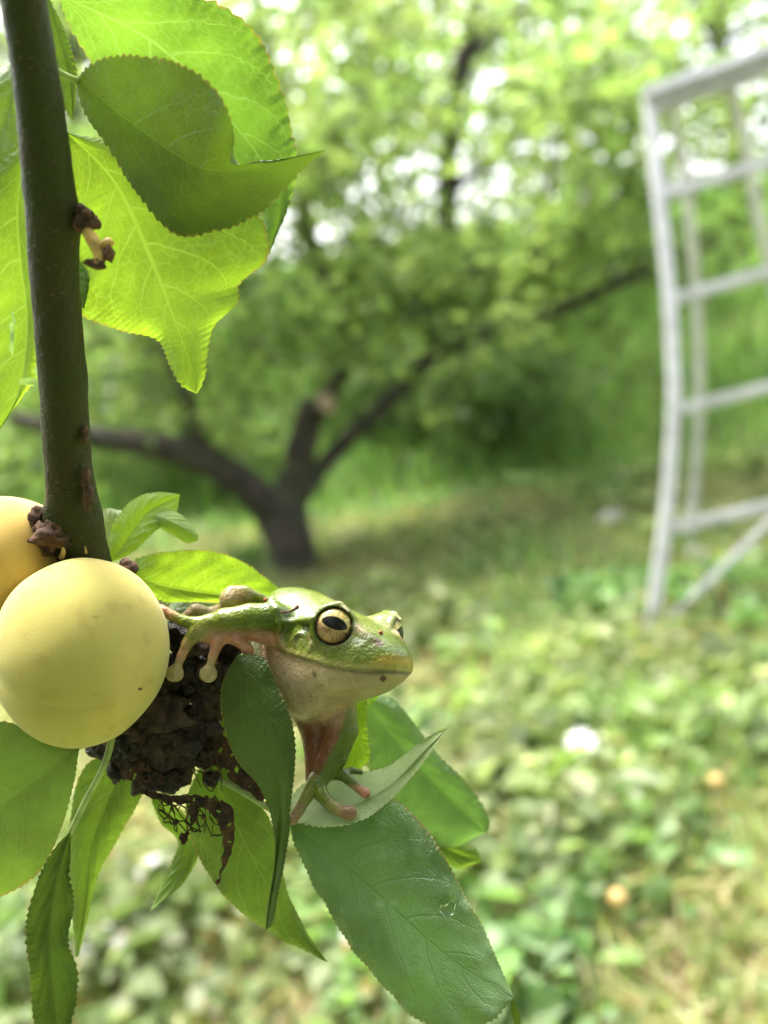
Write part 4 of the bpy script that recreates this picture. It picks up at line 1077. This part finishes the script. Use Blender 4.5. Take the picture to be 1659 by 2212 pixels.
FR = Field((-520, -730, -420), (110, -130, 150), 2.6)
lo, hi = HO - 330, HO + 260
FR.union(head_lower, lo, hi, 4, None)
FR.union(head_upper, lo, hi, 3, None)
Q = loc
# torso going down and back behind the head
FR.limb([Q(668, 1400, -110), Q(672, 1460, -130), Q(640, 1480, -230), Q(600, 1470, -330)], [98, 96, 92, 60], 40, CREAM)
FR.ell(Q(688, 1478, -58), (84, 82, 80), 40, CREAM)
FR.limb([Q(640, 1350, -130), Q(630, 1380, -230), Q(610, 1420, -320)], [76, 88, 62], 30, GREEN)
# near arm
FR.limb([Q(622, 1352, -40), Q(594, 1331, -26), Q(540, 1334, -20), Q(484, 1340, -20), Q(452, 1346, -20), Q(428, 1350, -20)], [33, 31, 30, 26, 19, 17], 12, [GREEN, GREEN, LGREEN, LGREEN, LGREEN])
FR.limb([Q(640, 1405, -50), Q(600, 1378, -36), Q(545, 1364, -26), Q(488, 1364, -22)], [32, 25, 20, 16], 9, PINK)
FR.limb([Q(470, 1360, -20), Q(435, 1362, -18), Q(412, 1380, -14)], [19, 18, 13], 10, [TAN, LGREEN])
FR.ell(Q(462, 1374, -16), (36, 20, 12), 10, PINK)
FR.limb([Q(440, 1348, -20), Q(398, 1342, -18), Q(372, 1330, -22), Q(348, 1316, -26)], [14, 12, 11, 11], 8, [LGREEN, LGREEN, PINK])
FR.limb([Q(418, 1366, -14), Q(404, 1392, -8), Q(392, 1418, -4), Q(380, 1446, -2)], [14, 12, 9.5, 8.5], 8, [LGREEN, PINK, TAN])
FR.ell(Q(377, 1455, -2), (21, 19, 10), 7, TAN)
FR.limb([Q(486, 1368, -20), Q(470, 1386, -10), Q(460, 1418, -4), Q(452, 1446, -2)], [17, 14, 10, 8.5], 8, [PINK, PINK, TAN])
FR.ell(Q(450, 1456, -2), (20, 19, 10), 7, TAN)
FR.limb([Q(486, 1370, -22), Q(512, 1382, -14), Q(534, 1402, -10)], [16, 13, 11], 8, PINK)
FR.ell(Q(536, 1406, -10), (13, 15, 9), 5, PINK)
# hind leg folded behind: knee above the arm, foot by the leaf
FR.limb([Q(600, 1440, -300), Q(540, 1340, -200), Q(520, 1296, -110), Q(500, 1296, -90)], [46, 38, 27, 27], 10, [GREEN, GREEN, TAN])
FR.ell(Q(512, 1290, -92), (37, 24, 24), 8, (.20, .12, .055))
FR.limb([Q(500, 1276, -90), Q(530, 1278, -95), Q(575, 1300, -110)], [10, 12, 14], 12, LGREEN)
FR.limb([Q(500, 1310, -100), Q(455, 1328, -95), Q(422, 1318, -80), Q(398, 1334, -70)], [20, 17, 15, 10], 8, [TAN, (.30, .25, .13), (.34, .22, .14)])
# lower arm gripping the leaf
FR.limb([Q(712, 1490, -50), Q(732, 1545, -42), Q(732, 1580, -34), Q(708, 1645, -14), Q(684, 1690, 0)], [44, 40, 37, 27, 16], 10, [CREAM, RED, RED, RED])
FR.limb([Q(752, 1520, -44), Q(756, 1578, -30), Q(732, 1640, -10), Q(692, 1690, 4)], [14, 19, 18, 14], 7, DGREEN)
FR.limb([Q(672, 1530, -70), Q(684, 1580, -60), Q(682, 1640, -30), Q(674, 1680, -14)], [46, 36, 24, 15], 8, RED)
FR.limb([Q(680, 1686, 4), Q(662, 1722, 20), Q(645, 1752, 34), Q(632, 1770, 42)], [15, 13, 11, 12], 6, [LGREEN, (.20, .17, .05), (.28, .16, .10)])
FR.limb([Q(690, 1688, 6), Q(694, 1716, 22), Q(716, 1742, 36), Q(748, 1757, 44)], [14, 15, 13, 11], 6, [LGREEN, LGREEN, (.24, .17, .07)])
FR.ell(Q(754, 1756, 46), (17, 16, 11), 5, (.22, .11, .08))
FR.limb([Q(706, 1672, -10), Q(738, 1672, -14), Q(762, 1692, -6), Q(790, 1714, 4)], [13, 13, 10, 11], 6, [TAN, TAN, PINK])
FR.limb([Q(738, 1672, -16), Q(760, 1664, -30), Q(780, 1668, -36)], [9, 7, 6], 5, PINK)

# eyes: lids, then the opening
EYES = []
for sg in (-1, 1):
    c = hd(-9, sg * 78, 5); e = sg * HL * (.66 if sg < 0 else .50) + HF * (.68 if sg < 0 else .84) + HU * .14; e /= np.linalg.norm(e)
    EYES.append((c, e, sg))
    FR.ell(c, (49, 49, 49), 16, None)
    FR.ring(c + e * 19, e, 42, 7, 6, None)
    # heavier brow
    FR.limb([c + HU * 44 - HF * 26 + e * 8, c + HU * 46 + e * 10, c + HU * 37 + HF * 30 + e * 8], [6, 7, 6], 8, None)
for c, e, sg in EYES:
    def hole(g, c=c, e=e):
        q = g - c; h = q @ e; r = np.linalg.norm(q - h[..., None] * e, axis=-1)
        return np.maximum(r - 39, 8 - h)
    FR.carve(hole, c - 90, c + 90, 3)
# canthal ridge, nostrils, ear, folds
for sg in (-1, 1):
    FR.limb([hd(40, sg * 62, 14), hd(78, sg * 42, 0), hd(110, sg * 26, -12)], [7, 7, 6], 12, None)
    FR.ell(hd(106, sg * 28, -14), (10, 9, 8), 6, None)
def skin_path(pts, rad, sink=3, k=7):
    P = [FR.surf(x, y) - np.array([0, 0, sink]) for x, y in pts]
    FR.limb(P, rad, k, None)
skin_path([(676, 1338), (650, 1341), (625, 1345), (604, 1342)], [7, 8, 7, 6], 1)
skin_path([(586, 1300), (598, 1318), (604, 1344), (603, 1372), (612, 1398)], [9, 10, 9, 8, 6], 2)
ear = FR.surf(647, 1384); FR.ring(ear - [0, 0, 4], np.array([-.25, .1, 1]), 14, 4, 5, None)
skin_path([(668, 1372), (676, 1392), (668, 1404)], [5, 6, 4])
skin_path([(622, 1410), (650, 1424), (690, 1436), (730, 1443), (780, 1448)], [5, 6, 6, 5, 4], 4)
fv, fq = FR.mesh()
# light smoothing of the net
def smooth(V, Fq, it=2, lam=.5):
    E = np.vstack([Fq[:, [0, 1]], Fq[:, [1, 2]], Fq[:, [2, 3]], Fq[:, [3, 0]]]); n = len(V)
    for _ in range(it):
        s = np.zeros_like(V); c = np.zeros(n)
        for k in range(3): s[:, k] = np.bincount(E[:, 0], V[E[:, 1], k], n) + np.bincount(E[:, 1], V[E[:, 0], k], n)
        c = np.bincount(E[:, 0], minlength=n) + np.bincount(E[:, 1], minlength=n)
        V = V + lam * (s / np.maximum(c, 1)[:, None] - V)
    return V
fv = smooth(fv, fq, 2)
# skin colours from the region each point belongs to
wsum = np.zeros(len(fv)); csum = np.zeros((len(fv), 3))
for fn, c in FR.prims:
    w = np.exp(-np.clip(fn(fv), -40, 200) / 5.0); wsum += w; csum += w[:, None] * c
limbc = csum / np.maximum(wsum, 1e-12)[:, None]
q = (fv - HO) @ HM.T
vm = np.interp(np.clip(q[:, 0], -260, 138), A_, VM_)
hdist = np.minimum(head_upper(fv), head_lower(fv))
ebox = np.min([np.linalg.norm(fv - c, axis=1) - 52 for c, e, s in EYES], axis=0); hdist = np.minimum(hdist, ebox)
above = q[:, 2] - vm
sst = lambda x, a, b: np.clip((x - a) / (b - a), 0, 1) ** 2 * (3 - 2 * np.clip((x - a) / (b - a), 0, 1))
nz = vnoise(fv, .03, 4); nf = vnoise(fv, .14, 3)
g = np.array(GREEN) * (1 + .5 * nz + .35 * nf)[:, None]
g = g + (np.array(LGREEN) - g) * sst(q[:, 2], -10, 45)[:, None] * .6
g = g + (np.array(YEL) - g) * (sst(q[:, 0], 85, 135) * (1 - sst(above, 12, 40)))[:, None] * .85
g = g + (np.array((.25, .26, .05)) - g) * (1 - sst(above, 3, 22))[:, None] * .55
cr = np.array(CREAM) * (1 + .28 * nz + .22 * nf)[:, None]
cr = cr + (np.array((.22, .18, .09)) - cr) * (sst(q[:, 0], -60, 110) * .55)[:, None]
headc = cr + (g - cr) * sst(above, -7, 0)[:, None]
line = np.exp(-((above + 6) / 3.8) ** 2) * (q[:, 0] > -135); headc = headc * (1 - .8 * line)[:, None]
lip = np.exp(-((above - 4) / 5) ** 2) * (q[:, 0] > -120); headc = headc + (np.array((.36, .32, .12)) - headc) * (.5 * lip)[:, None]
cold = np.interp(q[:, 0], [-260, -128, -100], [1, 1, 0]); low_side = (above < 10) * 1.0
hw = 1 - sst(hdist, -2, 10)
# where the head field covers the torso (behind the jaw corner) keep green only up high
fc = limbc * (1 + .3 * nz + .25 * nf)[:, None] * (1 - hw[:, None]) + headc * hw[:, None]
lid = np.exp(-((np.min([np.abs(np.linalg.norm((fv - c) - ((fv - c) @ e)[:, None] * e, axis=1) - 39) + 200 * (((fv - c) @ e) < 5) for c, e, s in EYES], axis=0)) / 3.0) ** 2)
fc = fc * (1 - .75 * lid)[:, None]
spot = lambda px, py, r, c, a: None
def dab(px, py, r, c, a):
    global fc
    p = FR.surf(px, py); w = a * np.exp(-(np.linalg.norm(fv - p, axis=1) / r) ** 2 * 1.3); fc = fc + (np.array(c) - fc) * w[:, None]
for args in [(816, 1388, 13, (.10, .04, .035), .95), (868, 1382, 8, (.20, .08, .07), .9), (773, 1388, 6, (.05, .06, .02), .8), (786, 1377, 5, (.05, .05, .03), .7), (647, 1384, 10, (.20, .20, .06), .6),
             (608, 1322, 14, (.30, .33, .20), .4), (560, 1340, 5, (.06, .1, .03), .6), (660, 1370, 9, (.07, .12, .02), .5), (679, 1457, 8, (.06, .02, .012), .95), (672, 1504, 3, (.1, .04, .02), .8), (730, 1470, 22, (.34, .26, .14), .4)]:
    dab(*args)
vx = fv[:, 0] / (1 - fv[:, 2] / FPX) + CX; vy = CY - fv[:, 1] / (1 - fv[:, 2] / FPX)
cen = np.interp(vy, [1520, 1560, 1600, 1640, 1690], [752, 742, 728, 706, 680])   # green outer face of the lower arm
gw = sst(vx, cen - 5, cen + 7) * sst(vy, 1515, 1540) * (1 - sst(vy, 1690, 1705)) * (fv[:, 2] > -110) * (1 - hw)
fc = fc + (np.array((.085, .125, .008)) * (1 + .4 * nz)[:, None] - fc) * gw[:, None]
fc = np.clip(fc, .005, .85)
def frog_skin():
    m = N('moist_frog_skin')
    a = m.n('ShaderNodeVertexColor', layer_name='Col')
    n1 = m.noise(1500, 4); n2 = m.noise(420, 3)
    c = m.mix(m.math('MULTIPLY', m.step(n1, .45, .75), .30), a.outputs[0], m.mix(1.0, a.outputs[0], (.45, .5, .35), 'MULTIPLY'))
    vo = m.n('ShaderNodeTexVoronoi', i_Scale=1700.0); m.l(m.objco(), vo.inputs['Vector'])
    h = m.math('ADD', m.math('MULTIPLY', vo.outputs['Distance'], -.5), m.math('MULTIPLY', n2, 1.6))
    rg = m.math('MULTIPLY_ADD', n2, .30, .22)
    return m.done(m.principled(c, rg, m.bump(h, .6, .00040), Subsurface_Weight=.15, Subsurface_Radius=(.0016, .0010, .0005), Specular_IOR_Level=.3, Coat_Weight=.4, Coat_Roughness=.07))
frog = empty('tree_frog', near(680, 1500, -60))
tag(frog, 'green tree frog with golden eyes looking out between the leaves', 'frog')
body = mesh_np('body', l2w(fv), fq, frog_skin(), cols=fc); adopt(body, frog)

# eyeballs: clear gloss over a golden iris with a horizontal pupil
def eye_material():
    m = N('golden_eye')
    a = m.n('ShaderNodeVertexColor', layer_name='Col')
    n1 = m.noise(2600, 4, rough=.65)
    c = m.mix(m.math('MULTIPLY', m.step(n1, .48, .62), .45), a.outputs[0], m.mix(1.0, a.outputs[0], (.42, .30, .22), 'MULTIPLY'))
    return m.done(m.principled(c, .3, Specular_IOR_Level=.15, Coat_Weight=.35, Coat_Roughness=.02))
M_EYE = eye_material()
for c, e, sg in EYES:
    h = HF - e * (HF @ e); h /= np.linalg.norm(h); v = np.cross(e, h); v = v if v[1] > 0 else -v
    th = np.linspace(0, math.pi * .55, 60); ph = np.linspace(0, 2 * math.pi, 96, endpoint=False); T, Pp = np.meshgrid(th, ph, indexing='ij')
    X, Yv, Zv = np.sin(T) * np.cos(Pp), np.sin(T) * np.sin(Pp), np.cos(T)
    R = 43.5
    V = (c + R * (X[..., None] * h + Yv[..., None] * v + Zv[..., None] * e)).reshape(-1, 3)
    ex, ey = (X * R).ravel(), (Yv * R).ravel() - 4
    ps = 1.0 if sg < 0 else 1.25; ey = ey - .06 * ex
    pupil = (np.abs(ex) / (28 * ps)) ** 1.7 + (np.abs(ey) / np.where(ey > 0, 15.5 * ps, 11.5 * ps)) ** 2.0
    nn = vnoise(np.stack([ex, ey, 0 * ex], -1), .12, 3)
    cc = np.where((ey > -2)[:, None], np.array((.66, .50, .20)), np.array((.50, .34, .20)))
    t = sst(ey, -14, 10)[:, None]; cc = np.array((.36, .23, .12)) * (1 - t) + np.array((.64, .50, .19)) * t
    rad = vnoise(np.stack([np.cos(Pp.ravel()) * 7, np.sin(Pp.ravel()) * 7, np.hypot(ex, ey) * .06], -1), 1.0, 3)
    cc = cc * np.clip(1 + .7 * nn + .6 * rad, .3, 1.6)[:, None]
    ring = np.exp(-((pupil - 1.12) / .16) ** 2)[:, None]; cc = cc * (1 - .2 * ring) + np.array((.70, .56, .22)) * .3 * ring
    rim = sst(np.hypot(ex, ey + 4), 33, 39)[:, None]; cc = cc * (1 - .85 * rim)
    pm = sst(pupil, .92, 1.03)[:, None]; cc = cc * pm + np.array((.004, .004, .004)) * (1 - pm)
    i, j = np.meshgrid(np.arange(59), np.arange(96), indexing='ij')
    F = np.stack([i * 96 + j, (i + 1) * 96 + j, (i + 1) * 96 + (j + 1) % 96, i * 96 + (j + 1) % 96], -1).reshape(-1, 4)
    ob = mesh_np('eye', l2w(V), F, M_EYE, cols=np.clip(cc, 0, 1)); adopt(ob, frog)

# small bits stuck to the frog
def on_skin(px, py, lift=3): return FR.surf(px, py) + np.array([0, 0, lift])
M_FIBRE = plain('dry_brown_fibre', (.13, .05, .03), .7, 900, .3)
P = [on_skin(x, y, 4) for x, y in ((606, 1321), (618, 1321), (632, 1317), (644, 1309))]
Va, Fa = tube_arrays([l2w(p[None])[0] for p in P], [r * K for r in (1.3, 1.8, 2.0, 4.2)], 8, 20, .05)
ob = mesh_mixed('plant_fibre', Va, Fa, mat=M_FIBRE); tag(ob, 'tiny curved brown plant fibre stuck on the frog\'s back', 'fibre')
M_MITE = plain('red_speck', (.30, .05, .02), .5, 900, .3)
for px, py, r, lab in ((822, 1368, 4.5, 'tiny red brown speck above the frog\'s nostril'), (574, 1296, 4.5, 'tiny red brown speck on the frog\'s shoulder'), (827, 1466, 6, 'tiny brown crumb hanging under the frog\'s chin')):
    p = on_skin(px, py, 2); x = p[0] / (1 - p[2] / FPX) + CX; y = CY - p[1] / (1 - p[2] / FPX)
    ob = lump('dirt_speck', x, y, p[2], r, M_FIBRE if 'crumb' in lab else M_MITE, None, .5, .15, (1, 1, 1), 3); tag(ob, lab, 'speck', 'specks on the frog')
# water on the broad leaf
mw = N('water'); gl = mw.n('ShaderNodeBsdfPrincipled'); gl.inputs['Base Color'].default_value = (.95, 1, .97, 1)
gl.inputs['Roughness'].default_value = .02; gl.inputs['Transmission Weight'].default_value = 1; gl.inputs['IOR'].default_value = 1.33
M_WATER = mw.done(gl.outputs[0])
for px, py, Z, r, lab in ((972, 1966, 30, 14, 'clear water drop lying on the broad bluish green leaf'),):
    ob = lump('water_drop', px, py, Z, r, M_WATER, None, .45, .07, (1.1, 1, .28), 4); tag(ob, lab, 'water drop')
